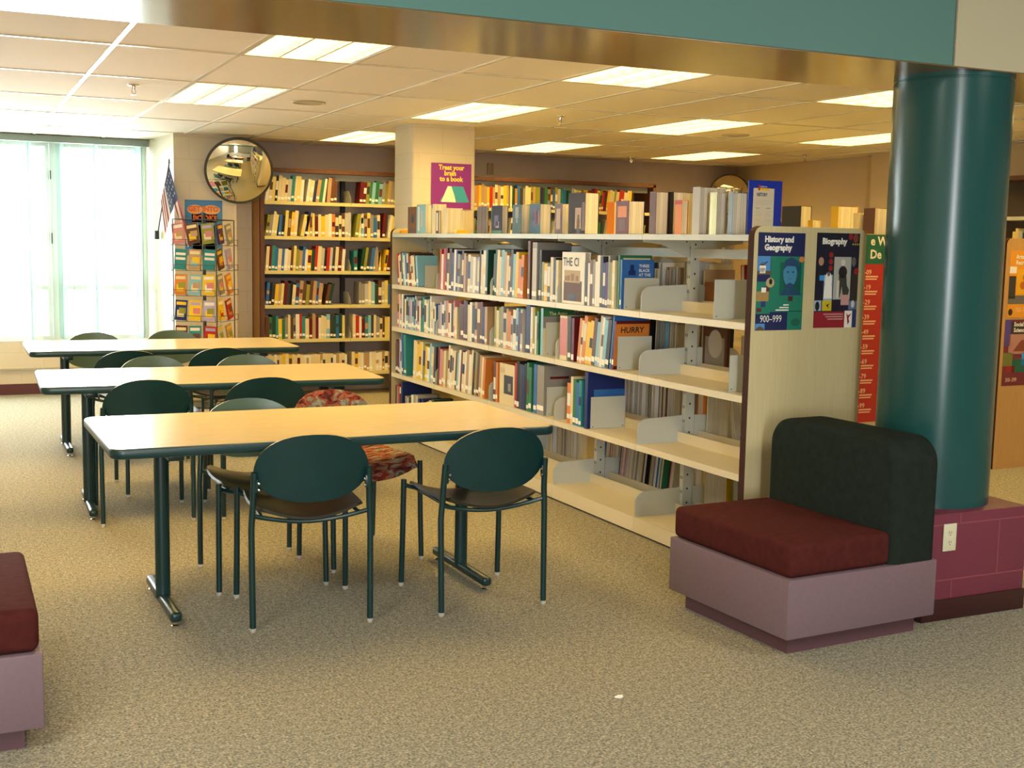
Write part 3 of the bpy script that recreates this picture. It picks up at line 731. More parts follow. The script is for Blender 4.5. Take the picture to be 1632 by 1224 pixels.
# --- third shelf, front
r = Row(2, 'front', 0, .28)
r.run(4.50, 4.36, ['brown', 'dark red', 'charcoal', 'lilac', 'white', 'blue'], th=(.018, .026), ht=(.24, .28))
r.put(4.32, .028, .318, .24, 'blue', lean=-4, label='tall blue binder at the far end of the third shelf'); r.put(4.24, .05, .315, .245, 'teal', lean=-4)
r.run(4.13, 3.50, ['cream', 'cream', 'yellow', 'yellow', 'cream', 'olive', 'yellow', 'white', 'light blue', 'silver', 'charcoal', 'brown', 'pink', 'tan', 'cream', 'dark red', 'white', 'tan'], th=(.022, .04), ht=(.25, .29), lean=3)
r.run(3.47, 2.82, ['cream', 'white', 'cream', 'cream', 'brown', 'light blue', 'white', 'dark red', 'cream', 'white', 'tan', 'white', 'cream', 'black', 'olive', 'brown', 'tan', 'cream', 'orange', 'light blue', 'brown', 'dark red', 'brown', 'tan'], th=(.020, .036), ht=(.26, .31), lean=5)
r.run(2.70, 2.63, ['brown', 'orange', 'tan'], th=(.022, .03), ht=(.25, .27))
fo = MB().box(0, .005, 0, .215, 0, .262, bmat('cream')).box(.005, .022, .003, .212, .003, .258, M_pages).box(-.0006, 0, .02, .15, .07, .19, bmat('charcoal')).box(-.0008, -.0002, .05, .09, .09, .14, bmat('grey'))
fo.text('RA', .05, bmat('tan'), Matrix.Translation((-.001, .20, .2)) @ Matrix.Rotation(R(-90), 4, 'Z') @ Matrix.Rotation(R(90), 4, 'X'))
fo_o = fo.build('book', smooth=0); fo_o.matrix_world = UM @ Matrix.Translation((.022, 2.395, LEV[2]+.0005)); tag(fo_o, 'cream book facing out with a dark photograph on the third shelf', 'book')
r.run(2.385, 2.14, ['red', 'black', 'charcoal', 'dark blue', 'black', 'green', 'green', 'blue', 'grey'], th=(.020, .032), ht=(.27, .305))
r.put(2.085, .04, .30, .20, 'blue'); r.put(1.99, .09, .30, .215, 'grey', art=[(.04, .17, .22, .235, bmat('dark red'))], label='very thick grey volume with a plain cover on the third shelf')
support(1.97, 2, wd=.20, ht=.175, lab='grey support beside the thick grey volume on the third shelf')
r.run(1.70, 1.50, ['orange', 'cream', 'green', 'blue', 'teal', 'black', 'blue'], th=(.022, .034), ht=(.22, .29))
r.put(1.452, .034, .318, .24, 'dark blue', art=[(.04, .24, .10, .22, bmat('blue')), (.07, .14, .15, .18, bmat('brown'))], label='large dark blue book with a lighter cover picture near the third shelf end')
support(1.44, 2, wd=.225, ht=.18, lab='grey support holding the large dark blue book on the third shelf')
# --- bottom shelf, front
r = Row(3, 'front', 0, .29)
r.run(4.50, 4.36, ['dark red', 'grey', 'red', 'white', 'charcoal'], th=(.02, .03), ht=(.28, .31))
r.put(4.32, .03, .33, .245, 'dark blue'); r.run(4.29, 3.95, ['grey', 'silver', 'charcoal', 'white', 'grey', 'silver', 'dark blue', 'lilac'], th=(.03, .045), ht=(.22, .27)); r.put(3.90, .035, .245, .24, 'dark blue', label='dark blue book lying close to the far end of the bottom shelf')
r.run(3.85, 3.5, ['yellow', 'cream', 'dark green', 'charcoal'], th=(.03, .05), ht=(.23, .27))
# --- rear side, seen through the open bays
LT = ('white', 'cream', 'silver', 'grey', 'white', 'cream', 'charcoal', 'light blue', 'tan')
r = Row(0, 'rear', 0, .25)
r.run(.66, .38, ['red', 'cream', 'dark red', 'charcoal', 'white', 'pink', 'grey', 'white'], th=(.022, .04), ht=(.22, .275), lean=-4)
bxo = MB().box(0, .17, 0, .22, 0, .15, mat('brown_card_box', '7a4a1c', .7)).box(-.002, .172, -.002, .222, .13, .155, mat('brown_card_box', '7a4a1c', .7)).build('card_box', smooth=0); bxo.matrix_world = UM @ Matrix.Translation((.395, .685, LEV[0]+.0005)); tag(bxo, 'orange-brown card box on the rear top shelf, seen through the open bay', 'box')
r.run(1.68, .95, LT, th=(.016, .034), ht=(.20, .27)); r.run(2.6, 1.9, LT, th=(.02, .04), ht=(.20, .27))
r = Row(1, 'rear', 0, .25)
r.run(.64, .28, ['white', 'light blue', 'white', 'orange', 'silver', 'white', 'white'], th=(.024, .045), ht=(.21, .255), lean=-2)
fo = MB().box(0, .02, 0, .21, 0, .275, bmat('brown')); fo.box(-.001, 0, .02, .19, 0, .2, mat('portrait_grey', '8f867a', .4))
fo.lathe([(.062, 0), (.06, .0008), (0, .001)], mat('portrait_skin', 'b5aca0', .4), 24, Matrix.Translation((-.001, .10, .165)) @ Matrix.Rotation(R(-90), 4, 'Y') @ Matrix.Diagonal((1.2, 1, 1, 1)))
fo_o = fo.build('book', smooth=0); fo_o.matrix_world = UM @ Matrix.Translation((.392, .69, LEV[1]+.0005)); tag(fo_o, 'brown book with a grey portrait photograph, seen through the open second shelf', 'book')
r.run(1.68, .95, ['black', 'black', 'charcoal', 'black', 'white', 'cream', 'light blue', 'white', 'cream', 'tan', 'cream', 'white', 'cream', 'silver', 'cream'], th=(.025, .045), ht=(.23, .285), lean=2)
r.run(2.6, 1.9, LT, th=(.02, .04), ht=(.20, .27))
r = Row(2, 'rear', 0, .27)
r.run(.66, .24, ['white', 'white', 'silver', 'cream', 'charcoal', 'blue', 'white'], th=(.02, .05), ht=(.27, .30), lean=-14)
for yy, w_, c_, l_ in ((.925, .05, 'orange', None), (.70, .19, 'cream', 'cream book block with mottled pages, seen through the open third shelf')):
    r.put(yy, w_, .285 if c_ == 'orange' else .27, .20, c_, label=l_)
r.run(2.15, 1.12, ['brown', 'brown', 'silver', 'white', 'white', 'grey', 'purple', 'white', 'pink', 'white', 'white', 'lilac', 'white', 'silver', 'white', 'cream', 'charcoal', 'cream', 'white'], th=(.022, .045), ht=(.26, .30), lean=1)
r = Row(3, 'rear', 0, .26)
r.run(.66, .33, ['light blue', 'black', 'blue', 'light blue', 'white'], th=(.03, .05), ht=(.24, .28), lean=-3)
r.put(.69, .20, .27, .2, 'yellow', label='yellow folder on the rear bottom shelf behind the burgundy cushion'); r.run(1.12, 1.0, ['white', 'lilac', 'cream'], th=(.018, .03), ht=(.24, .28))
r.run(2.10, 1.20, ['silver', 'white', 'blue', 'blue', 'cream', 'red', 'cream', 'tan', 'purple', 'pink', 'lilac', 'cream', 'white', 'grey', 'cream', 'brown', 'black', 'tan', 'cream', 'red', 'blue', 'white', 'green', 'dark green', 'red'], th=(.018, .034), ht=(.22, .29), lean=8)
r.run(2.75, 2.25, LT, th=(.02, .034), ht=(.22, .27))

# ------------------------------------------------------------------ displayed books on the canopy
def display(ly, lx, cw, th, ht, col, label, rot=0, art=None, MM=UM, z=1.5645, gr='books displayed on top of the poster bookshelf', back=None):
    """closed book standing on end, cover towards the tables, page edges towards the viewer"""
    m = bmat(col) if isinstance(col, str) else col; b = MB(); t = .0028
    mb2 = bmat(back) if back else m
    b.box(0, t, 0, cw, 0, ht, m).box(th-t, th, 0, cw, 0, ht, mb2).box(t, th-t, cw-.003, cw, 0, ht, mb2)
    for a in art or []:
        y0, y1, z0, z1, mm = a; b.add([(-.0006, cw-y0, z0), (-.0006, cw-y1, z0), (-.0006, cw-y1, z1), (-.0006, cw-y0, z1)], [(0, 1, 2, 3)], bmat(mm) if isinstance(mm, str) else mm)
    o = b.build('book', smooth=0); o.matrix_world = MM @ Matrix.Translation((lx, ly, z)) @ Matrix.Rotation(R(rot), 4, 'Z')
    MB().box(t, th-t, .004, cw-.003, .003, ht-.004, M_pages).build('page_block', o, smooth=0)
    tag(o, label, 'book', gr)
M_gold = mat('cover_gold_brown', '7a4c18', .6, spec=.25); M_nav = mat('cover_night', '1c1626', .6, spec=.25)
display(4.25, .09, .19, .02, .203, M_gold, 'gold-brown book with a dark figure, displayed left of the block pillar', art=[(.0, .012, 0, .203, 'black'), (.07, .13, .08, .13, 'black'), (.085, .115, .12, .15, 'black'), (.03, .16, .01, .04, 'brown')])
display(4.03, .07, .18, .05, .215, 'light blue', 'pale blue wrapped book displayed beside the gold-brown one', art=[(.03, .06, .02, .20, 'white'), (.09, .13, .05, .17, 'silver')])
display(3.86, .08, .06, .085, .215, 'cream', 'cream book with page edges outward in front of the pillar poster')
display(3.78, .07, .05, .02, .165, 'charcoal', 'small dark and white book between two cream ones before the pillar', art=[(.01, .04, .02, .15, 'white')])
display(3.62, .07, .08, .12, .182, 'cream', 'thick cream book with page edges outward right below the purple poster')
display(3.03, .10, .14, .02, .185, mat('cover_taupe', '6e6056', .6, spec=.25), 'grey-brown book displayed just right of the block pillar', art=[(.02, .035, 0, .185, 'brown'), (.07, .085, 0, .185, 'brown')])
display(2.78, .10, .165, .045, .184, M_nav, 'dark book with a purple picture and green border, displayed on the canopy', art=[(0, .165, 0, .022, 'green'), (0, .01, 0, .184, 'green'), (.05, .11, .05, .12, 'purple'), (.07, .12, .04, .08, 'lilac')])
display(2.50, .10, .125, .065, .185, 'dark green', 'dark green book with a pale triangle, displayed on the canopy', art=[(.04, .09, .10, .17, 'grey'), (.055, .078, .07, .10, 'grey')])
display(2.24, .10, .145, .075, .185, mat('cover_steel_blue', '4a708e', .6, spec=.25), 'blue-edged book with a violet and orange picture, displayed on the canopy', art=[(.03, .12, .05, .16, 'purple'), (.09, .13, .06, .14, 'orange'), (.03, .06, .08, .14, 'grey')])
display(1.96, .10, .09, .105, .18, 'brown', 'brown book with wide page edges, displayed left of the tall dark one', art=[(.02, .07, .03, .15, 'tan')])
display(1.65, .08, .195, .09, .235, mat('cover_umber', '33201a', .6, spec=.25), 'tall dark brown book with a glowing figure, displayed mid-canopy', art=[(.08, .15, .03, .15, 'tan'), (.10, .135, .0, .085, 'black'), (.108, .128, .085, .11, 'black'), (.16, .195, .02, .18, 'brown')])
display(1.53, .20, .08, .035, .183, 'orange', 'narrow orange book just right of the tall dark brown book')
display(1.18, .08, .13, .10, .178, 'dark red', 'rust coloured book with blue edges and pale pages, displayed on the canopy', art=[(.02, .11, .09, .15, 'orange'), (.03, .10, .02, .08, 'brown')], back='dark blue')
display(.90, .07, .06, .075, .218, 'brown', 'left half of the big pale page block displayed on the canopy'); display(.86, .148, .09, .13, .218, 'black', 'right half of the big striped page block displayed on the canopy')
display(.71, .10, .06, .04, .17, 'orange', 'small orange book between the two big white page blocks', art=[(.0, .06, .15, .17, 'red')])
display(.50, .06, .06, .15, .228, 'silver', 'big open white book with torn page, displayed near the panel end')
display(.40, .09, .07, .06, .20, mat('shiny_film', 'c9b48c', .08, metal=.6), 'shiny plastic-wrapped brown book beside the blue-grey one')
display(.29, .10, .035, .085, .198, mat('cover_blue_grey', '7f94a8', .5), 'blue-grey book nearest the blue framed sign', back='dark blue')
def ytag(ly, lab, rz=0):
    o = MB().prism([(0, 0), (.09, 0), (.09, .016), (.07, .026), (.01, .026), (0, .02)], 0, .05, mat('yellow_tag', 'e8b020', .5), axis=1).build('shelf_tag', smooth=0); o.matrix_world = UM @ Matrix.Translation((.06, ly, 1.5645)); tag(o, lab, 'tag', 'yellow tags on the canopy')
ytag(4.50, 'yellow plastic tag on the canopy corner at the far left'); ytag(3.42, 'yellow plastic tag on the canopy below the pillar poster')
# framed sign
sg = empty('sign_holder', (3.825, 5.14, 1.5645), R(0), label='blue framed history notice standing on top of the poster bookshelf', cat='sign')
MB().box(-.105, .105, 0, .004, .001, .285, mat('blue_card', '1230a8', .3)).box(-.105, .105, -.03, .03, 0, .002, mat('clear_base', 'b0b4c0', .2)).build('card', sg)
nt_ = MB().box(-.075, .055, -.0012, 0, .045, .245, mat('notice_paper', 'c8c4b4', .6)); nt_.text('HISTORY', .020, bmat('dark blue'), Matrix.Translation((-.055, -.0022, .205)) @ Matrix.Rotation(R(90), 4, 'X') @ Matrix.Diagonal((.82, 1.2, 1, 1)), offset=.0006)
nt_.text('AMERICAN', .012, bmat('white'), Matrix.Translation((-.036, -.0022, .249)) @ Matrix.Rotation(R(90), 4, 'X') @ Matrix.Diagonal((.75, 1, 1, 1)))
nt_.box(-.046, -.036, -.0016, -.0010, .234, .262, bmat('red')).box(-.036, .022, -.0016, -.0010, .234, .246, bmat('yellow'))
for z in (.185, .178, .171, .164): nt_.box(-.065, .045, -.0016, -.0011, z, z+.002, bmat('silver'))
for z in (.142,): nt_.box(-.055, -.035, -.0016, -.0011, z, z+.004, bmat('grey')).box(.005, .035, -.0016, -.0011, z, z+.004, bmat('grey'))
for z in (.128, .120, .112, .104, .085, .078): nt_.box(-.065, -.025, -.0016, -.0011, z, z+.002, bmat('silver')).box(-.0, .042, -.0016, -.0011, z, z+.002, bmat('silver'))
nt_.build('notice', sg, smooth=0)
# books on the second row's canopy
U2 = Matrix.Translation((5.10, 5.87, 0)) @ Matrix.Rotation(R(1), 4, 'Z')
g2 = 'books standing on the second bookshelf row'
for ly, lx, cw, th, ht, c, lab in ((.93, .12, .12, .16, .12, 'dark red', 'low dark red book behind the poster panel, left of the purple-brown one'), (.70, .10, .20, .09, .225, 'charcoal', 'purple-brown book with pale pages standing behind the poster panel'),
        (.60, .12, .05, .07, .13, 'yellow', 'small yellow book peeking over the middle of the poster panel'), (.33, .10, .07, .16, .215, 'yellow', 'yellow fanned book standing behind the biography poster top'),
        (.14, .10, .05, .22, .17, 'cream', 'cream patterned book behind the right corner of the poster panel'), (.02, .12, .10, .12, .2, 'brown', 'brown page-edged book squeezed between the panel and the teal column')):
    display(ly, lx, cw, th, ht, c, lab, MM=U2, gr=g2)

# ------------------------------------------------------------------ posters
def q2(mb, O, ux, uz, x0, x1, z0, z1, m, lift):
    """rect patch on a poster: O origin lower-left, ux/uz unit vectors scaled to poster size, fractional coords"""
    n = Vector(ux).cross(Vector(uz)).normalized()*lift
    P = lambda x, z: Vector(O)+Vector(ux)*x+Vector(uz)*z+n
    mb.add([P(x0, z0), P(x1, z0), P(x1, z1), P(x0, z1)], [(0, 1, 2, 3)], m)
def ell(mb, O, ux, uz, cx, cz, rx, rz, m, lift, n=20):
    nn = Vector(ux).cross(Vector(uz)).normalized()*lift
    mb.add([Vector(O)+Vector(ux)*(cx+rx*math.cos(2*PI*k/n))+Vector(uz)*(cz+rz*math.sin(2*PI*k/n))+nn for k in range(n)], [tuple(range(n))], m)
def pol(mb, O, ux, uz, pts, m, lift):
    nn = Vector(ux).cross(Vector(uz)).normalized()*lift
    mb.add([Vector(O)+Vector(ux)*p[0]+Vector(uz)*p[1]+nn for p in pts], [tuple(range(len(pts)))], m)
PM = lambda n, h_, r_=.6: mat('print_'+n, h_, r_)
def poster_mb(wd, ht, base):
    mb = MB().box(0, wd, -.0012, 0, 0, ht, base); O = (0, -.0012, 0); ux = (wd, 0, 0); uz = (0, 0, ht)
    Q = lambda x0, x1, z0, z1, m, l=.0003: q2(mb, O, ux, uz, x0, x1, z0, z1, m, l)
    E_ = lambda cx, cz, rx, rz, m, l=.0006: ell(mb, O, ux, uz, cx, cz, rx, rz, m, l)
    P_ = lambda pts, m, l=.0006: pol(mb, O, ux, uz, pts, m, l)
    def T(s, size, x, z, m, off=.03, sx=1., al='LEFT', sp=1.):
        mb.text(s, size, m, Matrix.Translation((x*wd, -.0024, z*ht)) @ Matrix.Rotation(R(90), 4, 'X') @ Matrix.Diagonal((sx, 1, 1, 1)), offset=size*off, align=al, space=sp)
    return mb, Q, E_, P_, T
navy = PM('navy', '141c4e'); grn = PM('sea_green', '17735c'); wht = PM('white', 'e8e4d8')
mb, Q, E_, P_, T = poster_mb(.262, .437, navy)
Q(.27, 1, .19, .76, grn); Q(0, .3, .17, .5, grn, .0002); Q(.68, 1, 0, .2, grn); Q(0, .29, .57, .76, PM('sky', '4a86c0')); Q(0, .29, .57, .61, PM('earth', '5a4a30'), .0005)
E_(.11, .64, .07, .05, wht); Q(.05, .17, .585, .64, wht, .0006); P_([(.03, .665), (.11, .70), (.19, .665)], PM('blackish', '15151c')); P_([(.10, .66), (.21, .70), (.205, .71), (.095, .67)], PM('blackish', '15151c'), .0008)
Q(.48, .94, .36, .70, PM('blue_tint', '27628a')); E_(.70, .58, .15, .13, PM('blue_face', '3c7ea0')); P_([(.55, .62), (.58, .72), (.72, .755), (.86, .71), (.88, .60), (.80, .66), (.62, .66)], PM('blue_hair', '1b3f66'), .0008)
P_([(.58, .50), (.63, .42), (.76, .42), (.84, .50), (.80, .47), (.70, .49), (.62, .47)], PM('blue_hair', '1b3f66'), .0008); E_(.65, .60, .022, .010, PM('blue_hair', '1b3f66'), .001); E_(.76, .60, .022, .010, PM('blue_hair', '1b3f66'), .001); Q(.68, .72, .53, .535, PM('blue_hair', '1b3f66'), .001)
P_([(.50, .36), (.58, .43), (.66, .40), (.80, .42), (.98, .36)], PM('blue_hair', '1b3f66'), .0009)
E_(.94, .73, .055, .03, PM('orange', 'c87838')); Q(.0, .26, .30, .40, PM('ochre', 'a08048')); Q(.14, .30, .40, .45, PM('wine', '5a2020')); E_(.28, .49, .09, .05, PM('sand', 'b0a070')); E_(.29, .50, .035, .03, PM('blackish', '15151c'), .0009); Q(.1, .2, .39, .44, wht, .0008)
Q(.68, .78, .30, .35, PM('wine', '5a2020')); Q(.02, .12, .19, .23, PM('wine', '5a2020')); Q(.10, .20, .24, .30, PM('darkblue2', '20306a')); E_(.86, .08, .10, .04, PM('deep_green', '125a48')); Q(0, .2, 0, .07, PM('sky', '4a86c0'), .0007); P_([(0, 0), (.2, 0), (.16, .03), (.1, .045), (.04, .03)], PM('earth', '5a4a30'), .0009)
for k, z in enumerate((.255, .228, .202)): Q(.58-.08*k, .70, z, z+.012, wht, .0008)
T('History and\nGeography', .0365, .13, .905, wht, .05, .93, sp=1.0)
T('900–999', .045, .09, .085, wht, .0, .78)
ps = mb.build('poster', smooth=0); ps.matrix_world = UM @ Matrix.Translation((.022, -.0155, 1.138)); tag(ps, 'navy and green History and Geography poster on the bookshelf end panel', 'poster')
mb, Q, E_, P_, T = poster_mb(.252, .435, PM('night', '0e1028'))
Q(0, .72, 0, .17, PM('burgundy', '8e1626')); Q(.72, .90, 0, .18, wht); P_([(.80, .03), (.84, .06), (.82, .10), (.88, .15), (.80, .13), (.76, .16), (.78, .10)], PM('burgundy', '8e1626')); Q(.90, 1, 0, .20, PM('darkblue2', '20306a'))
Q(.42, .82, .30, .75, PM('photo_grey', 'a8a69c')); Q(.56, .72, .31, .60, PM('photo_mid', '605e58')); E_(.63, .69, .05, .035, PM('photo_light', 'c8c4b8')); E_(.63, .59, .10, .065, PM('blackish', '15151c')); P_([(.54, .55), (.72, .55), (.74, .45), (.80, .40), (.76, .31), (.66, .32), (.62, .44), (.58, .32), (.50, .31), (.55, .46)], PM('photo_dark', '34322e')); Q(.50, .56, .31, .50, PM('photo_light', 'c8c4b8'), .0009)
Q(.20, .40, .29, .56, PM('pale_blue_photo', '9ab0c8')); E_(.30, .50, .08, .09, wht); P_([(.22, .45), (.38, .45), (.40, .31), (.20, .31)], wht, .0007); E_(.30, .57, .035, .025, PM('photo_mid', '605e58'), .0009)
P_([(.06, .60), (.16, .62), (.19, .50), (.05, .50)], PM('blackish', '15151c')); E_(.115, .70, .06, .045, PM('skin', 'b08468')); Q(.09, .20, .50, .555, PM('cyan', '3a8fd0'), .0009)
for z in (.77, .70, .63): E_(.34, z, .05, .03, PM('dim_red', '8a1c18'))
E_(.78, .965, .05, .035, PM('dim_red', '8a1c18')); E_(.90, .95, .06, .05, PM('brick', '7a3a28')); E_(.95, .60, .06, .035, PM('dim_red', '8a1c18')); Q(.84, 1, .28, .58, PM('brown_dark', '2e2420')); E_(.88, .70, .05, .05, PM('photo_mid', '605e58'))
Q(0, .16, .18, .29, PM('pale_blue_photo', '9ab0c8')); E_(.07, .23, .05, .05, PM('blackish', '15151c')); Q(.18, .40, .18, .29, PM('gold', 'c8b020')); P_([(.27, .24), (.36, .26), (.32, .235), (.34, .20), (.29, .23)], PM('blackish', '15151c')); Q(.61, .80, .24, .35, PM('rose', 'c09088'), .0012); Q(.80, 1, .19, .29, PM('dull_blue', '5a7090')); E_(.9, .25, .04, .04, PM('photo_light', 'c8c4b8'))
for k, z in enumerate((.138, .112, .086)): Q(.22+.05*k, .68, z, z+.012, PM('rose', 'c09088'), .0008)
for k in range(4): E_(.84+.05*k, .885, .014, .010, PM('gold', 'c8b020'))
T('Biography', .0375, .12, .885, wht, .05, .95)
ps = mb.build('poster', smooth=0); ps.matrix_world = UM @ Matrix.Translation((.352, -.0155, 1.145)); tag(ps, 'dark blue and burgundy Biography poster on the bookshelf end panel', 'poster')
# banner on the second row's end
mb, Q, E_, P_, T = poster_mb(.46, 1.17, PM('banner_red', 'b02a1c'))
Q(0, 1, .845, 1, PM('banner_green', '17604a'))
for b_, z in (('e W', .945), ('De', .875)): T(b_, .075, .14, z, wht, .03)
for k in range(10): T('-%02d' % (k*10+9), .042, .06, .79-.079*k, PM('peach', 'e8b890'), .02); Q(.08, .30, .775-.079*k, .783-.079*k, PM('peach', 'e8b890')); Q(.08, .28, .762-.079*k, .769-.079*k, PM('peach', 'e8b890'))
ps = mb.build('banner', smooth=0); ps.matrix_world = U2 @ Matrix.Translation((.0, -.0155, .43)); tag(ps, 'tall red and green numbered banner squeezed between panel and teal column', 'banner')
U3 = Matrix.Translation((6.56, 6.10, 0)) @ Matrix.Rotation(R(1), 4, 'Z')
mb, Q, E_, P_, T = poster_mb(.30, .46, PM('amber', 'd8901c'))
Q(.25, .9, .35, .72, PM('sunflower', 'd8a010')); E_(.55, .6, .12, .07, PM('rust', 'b06010')); E_(.45, .48, .10, .06, PM('rust', 'b06010')); Q(0, .22, .28, .62, PM('photo_dark', '34322e')); Q(0, .22, .66, .76, wht); Q(0, 1, .20, .33, PM('photo_mid', '605e58')); Q(.7, 1, .18, .6, PM('night', '0e1028')); E_(.1, .08, .07, .05, PM('brown_dark', '2e2420'))
T('Arts and\nRecreation', .040, .18, .88, wht, .03); T('700–799', .045, .25, .08, PM('peach', 'e8b890'), 0, .8)
ps = mb.build('poster', smooth=0); ps.matrix_world = U3 @ Matrix.Translation((.04, -.0155, 1.06)); tag(ps, 'orange Arts and Recreation poster right of the teal column', 'poster')
mb, Q, E_, P_, T = poster_mb(.30, .46, PM('plum', '6a2430'))
Q(.0, .2, .6, 1, PM('violet', '4a3a80')); Q(.15, 1, .48, .78, PM('dusk', 'a87868')); P_([(.3, .52), (.5, .66), (.6, .70), (.7, .64), (.9, .52)], PM('brick', '7a3a28')); Q(0, .3, .3, .5, PM('olive_p', '6a7030')); Q(.3, .7, .2, .4, PM('deep_green', '125a48')); Q(.6, 1, .3, .5, PM('cyan', '3a8fd0')); Q(.1, .4, .2, .3, PM('dim_red', '8a1c18')); Q(.2, .9, .78, .96, PM('brown_dark', '2e2420'))
T('Social\nSciences', .040, .28, .90, wht, .03); T('300–399', .040, .1, .06, PM('peach', 'e8b890'), 0, .8)
ps = mb.build('poster', smooth=0); ps.matrix_world = U3 @ Matrix.Translation((.03, -.0155, .585)); tag(ps, 'purple and brown Social Sciences poster below the orange one', 'poster')
# pillar poster
mb, Q, E_, P_, T = poster_mb(.345, .36, PM('magenta_purple', '8a2a90'))
P_([(.21, .16), (.46, .50), (.50, .50), (.33, .16)], PM('aqua', '3aa0b8')); P_([(.25, .15), (.41, .50), (.52, .50), (.62, .15)], PM('ivory', 'f0ead0'), .0008); P_([(.50, .50), (.80, .50), (.95, .16), (.64, .14)], PM('aqua', '3aa0b8'), .001)
T('Treat your', .054, .18, .86, PM('lemon', 'f4e03a'), .03, .92); T('brain', .054, .32, .735, PM('lemon', 'f4e03a'), .03, .92); T('to a book', .054, .21, .61, PM('lemon', 'f4e03a'), .03, .92)
ps = mb.build('poster', loc=(3.50, 9.059, 1.768), smooth=0); tag(ps, 'purple Treat your brain to a book poster on the block pillar', 'poster')
mb, Q, E_, P_, T = poster_mb(.335, .50, PM('poster_blue', '3a78b8'))
Q(.02, .98, .02, .98, PM('poster_blue2', '4a8cc4')); E_(.27, .83, .21, .085, PM('apricot', 'f0b070')); E_(.70, .83, .24, .085, PM('apricot', 'f0b070')); Q(.18, .86, .60, .75, PM('apricot', 'f0b070'))
T('GET INTO', .062, .09, .80, PM('tangerine', 'e8702c'), .05, .95); T('BOOKS', .066, .21, .635, PM('tangerine', 'e8702c'), .05, .98); Q(.2, .8, .0, .55, PM('teal_p', '4aa6a0'))
ps = mb.build('poster', loc=(1.955, 11.199, 1.34), smooth=0); tag(ps, 'blue Get Into Books poster with orange lettering on the pier wall', 'poster')

# ------------------------------------------------------------------ wall bookcase
wb = empty('wall_bookcase', (2.665, 11.30, 0), label='long wall bookcase with brown wood surround and yellow-cream metal shelves on the back wall', cat='bookcase')
WBX = [0.038, .88, 1.727, 2.573, 3.419, 4.265]; WL = [1.858, 1.532, 1.206, .880, .554, .228]
MB().box(0, .036, 0, .40, 0, 2.15, M_brownwood).box(.001, .012, .03, .40, .0, 2.14, M_orange).build('side_panel', wb)
MB().box(-.006, .002, .06, .40, 0, 2.14, M_orange).build('side_facing', wb)
MB().box(4.265, 4.30, 0, .40, 0, 2.15, M_brownwood).build('side_panel', wb)
MB().box(0, 4.30, 0, .40, 2.128, 2.165, M_brownwood).build('top_board', wb)
for x in WBX[1:-1]: MB().box(x-.02, x+.02, .26, .31, 0, 2.128, M_black).build('upright', wb)
MB().box(.036, 4.265, .30, .32, 1.13, 1.175, M_black).build('cross_bar', wb)
MB().box(.036, 4.265, .12, .14, 2.07, 2.128, M_gmetal).build('top_rail', wb)
M_ysh = mat('yellow_cream_shelf', (.62, .55, .26), .45)
for k in range(5):
    for z in WL:
        s = MB().box(WBX[k]+.002, WBX[k+1]-.002, .012, .27, z-.010, z, M_ysh).box(WBX[k]+.002, WBX[k+1]-.002, .010, .014, z-.032, z, M_ysh)
        s.prism([(.02, z), (.27, z), (.27, z+.12), (.10, z+.12), (.02, z+.04)], WBX[k]+.003, WBX[k]+.005, M_gmetal, axis=0)
        s.build('shelf', wb)
WCOL = ('cream', 'cream', 'cream', 'white', 'white', 'pale yellow', 'pale yellow', 'tan', 'silver', 'silver', 'yellow', 'tan', 'grey', 'red', 'dark red', 'dark red', 'brown', 'green', 'dark green', 'blue', 'teal', 'black', 'charcoal', 'grey', 'olive', 'light blue', 'brown')
WN = ['top shelf', 'second shelf', 'third shelf', 'fourth shelf', 'fifth shelf', 'bottom shelf']
def small_book(mb, x, th, ht, dp, z, lean, c, lab=True):
    a = R(lean); M = Matrix.Translation((x, .035, z+.0005)) @ (Matrix.Rotation(a, 4, 'Y') if a <= 0 else Matrix.Translation((th, 0, 0)) @ Matrix.Rotation(a, 4, 'Y') @ Matrix.Translation((-th, 0, 0)))
    m = bmw(c)
    mb.box(0, th, 0, dp, 0, ht, m, M); mb.box(.002, th-.002, .004, dp-.003, ht-.0005, ht+.0006, M_pages, M)
    lz = rnd.uniform(.012, .03)
    if lab and rnd.random() < .8: mb.box(.003, th-.003, -.0012, 0, lz, lz+.022, M_white, M)
    if rnd.random() < .25: mb.box(.002, th-.002, -.001, 0, ht*rnd.uniform(.35, .5), ht*rnd.uniform(.6, .85), bmw(rnd.choice(('cream', 'brown', 'white', 'dark red', 'tan', 'charcoal'))), M)
def wall_row(zi, x0, x1, where, cols=WCOL, ht=(.19, .24), th=(.022, .036), lean=None, stuff=None, maxn=60):
    x = x0; n = 0; L_ = (lean if lean is not None else 0); z = WL[zi]
    while True:
        t_ = rnd.uniform(*th); h_ = rnd.uniform(*ht); a = L_ if lean is not None else rnd.choice((0, 0, 5, 8, 11))
        if lean is None and n and rnd.random() < .85: a = wall_row.a
        wall_row.a = a
        st = t_/math.cos(R(a))+.001+(0 if n == 0 or wall_row.p == a else h_*abs(math.sin(R(a)))*.9); wall_row.p = a
        if x+st+h_*math.sin(R(max(a, 0))) > x1: break
        c = rnd.choice(cols); mb = stuff or MB(); small_book(mb, x+(st-t_/math.cos(R(a))), t_, h_, .15, z, a, c); x += st; n += 1
        if stuff is None:
            o = mb.build('book', loc=(2.665, 11.30, 0), smooth=0)
            tag(o, '%s%s book, %s of the wall bookcase, %s, %s from left' % (size_word(t_, h_, .215), c, WN[zi], where, ORD[n-1]), 'book', 'books in the wall bookcase, %s' % WN[zi])
        if n >= maxn: break
    return x
wall_row.a = 0; wall_row.p = 0
YL = ('yellow', 'cream', 'cream', 'pale yellow', 'pale yellow', 'orange', 'olive', 'cream', 'tan', 'dark blue')
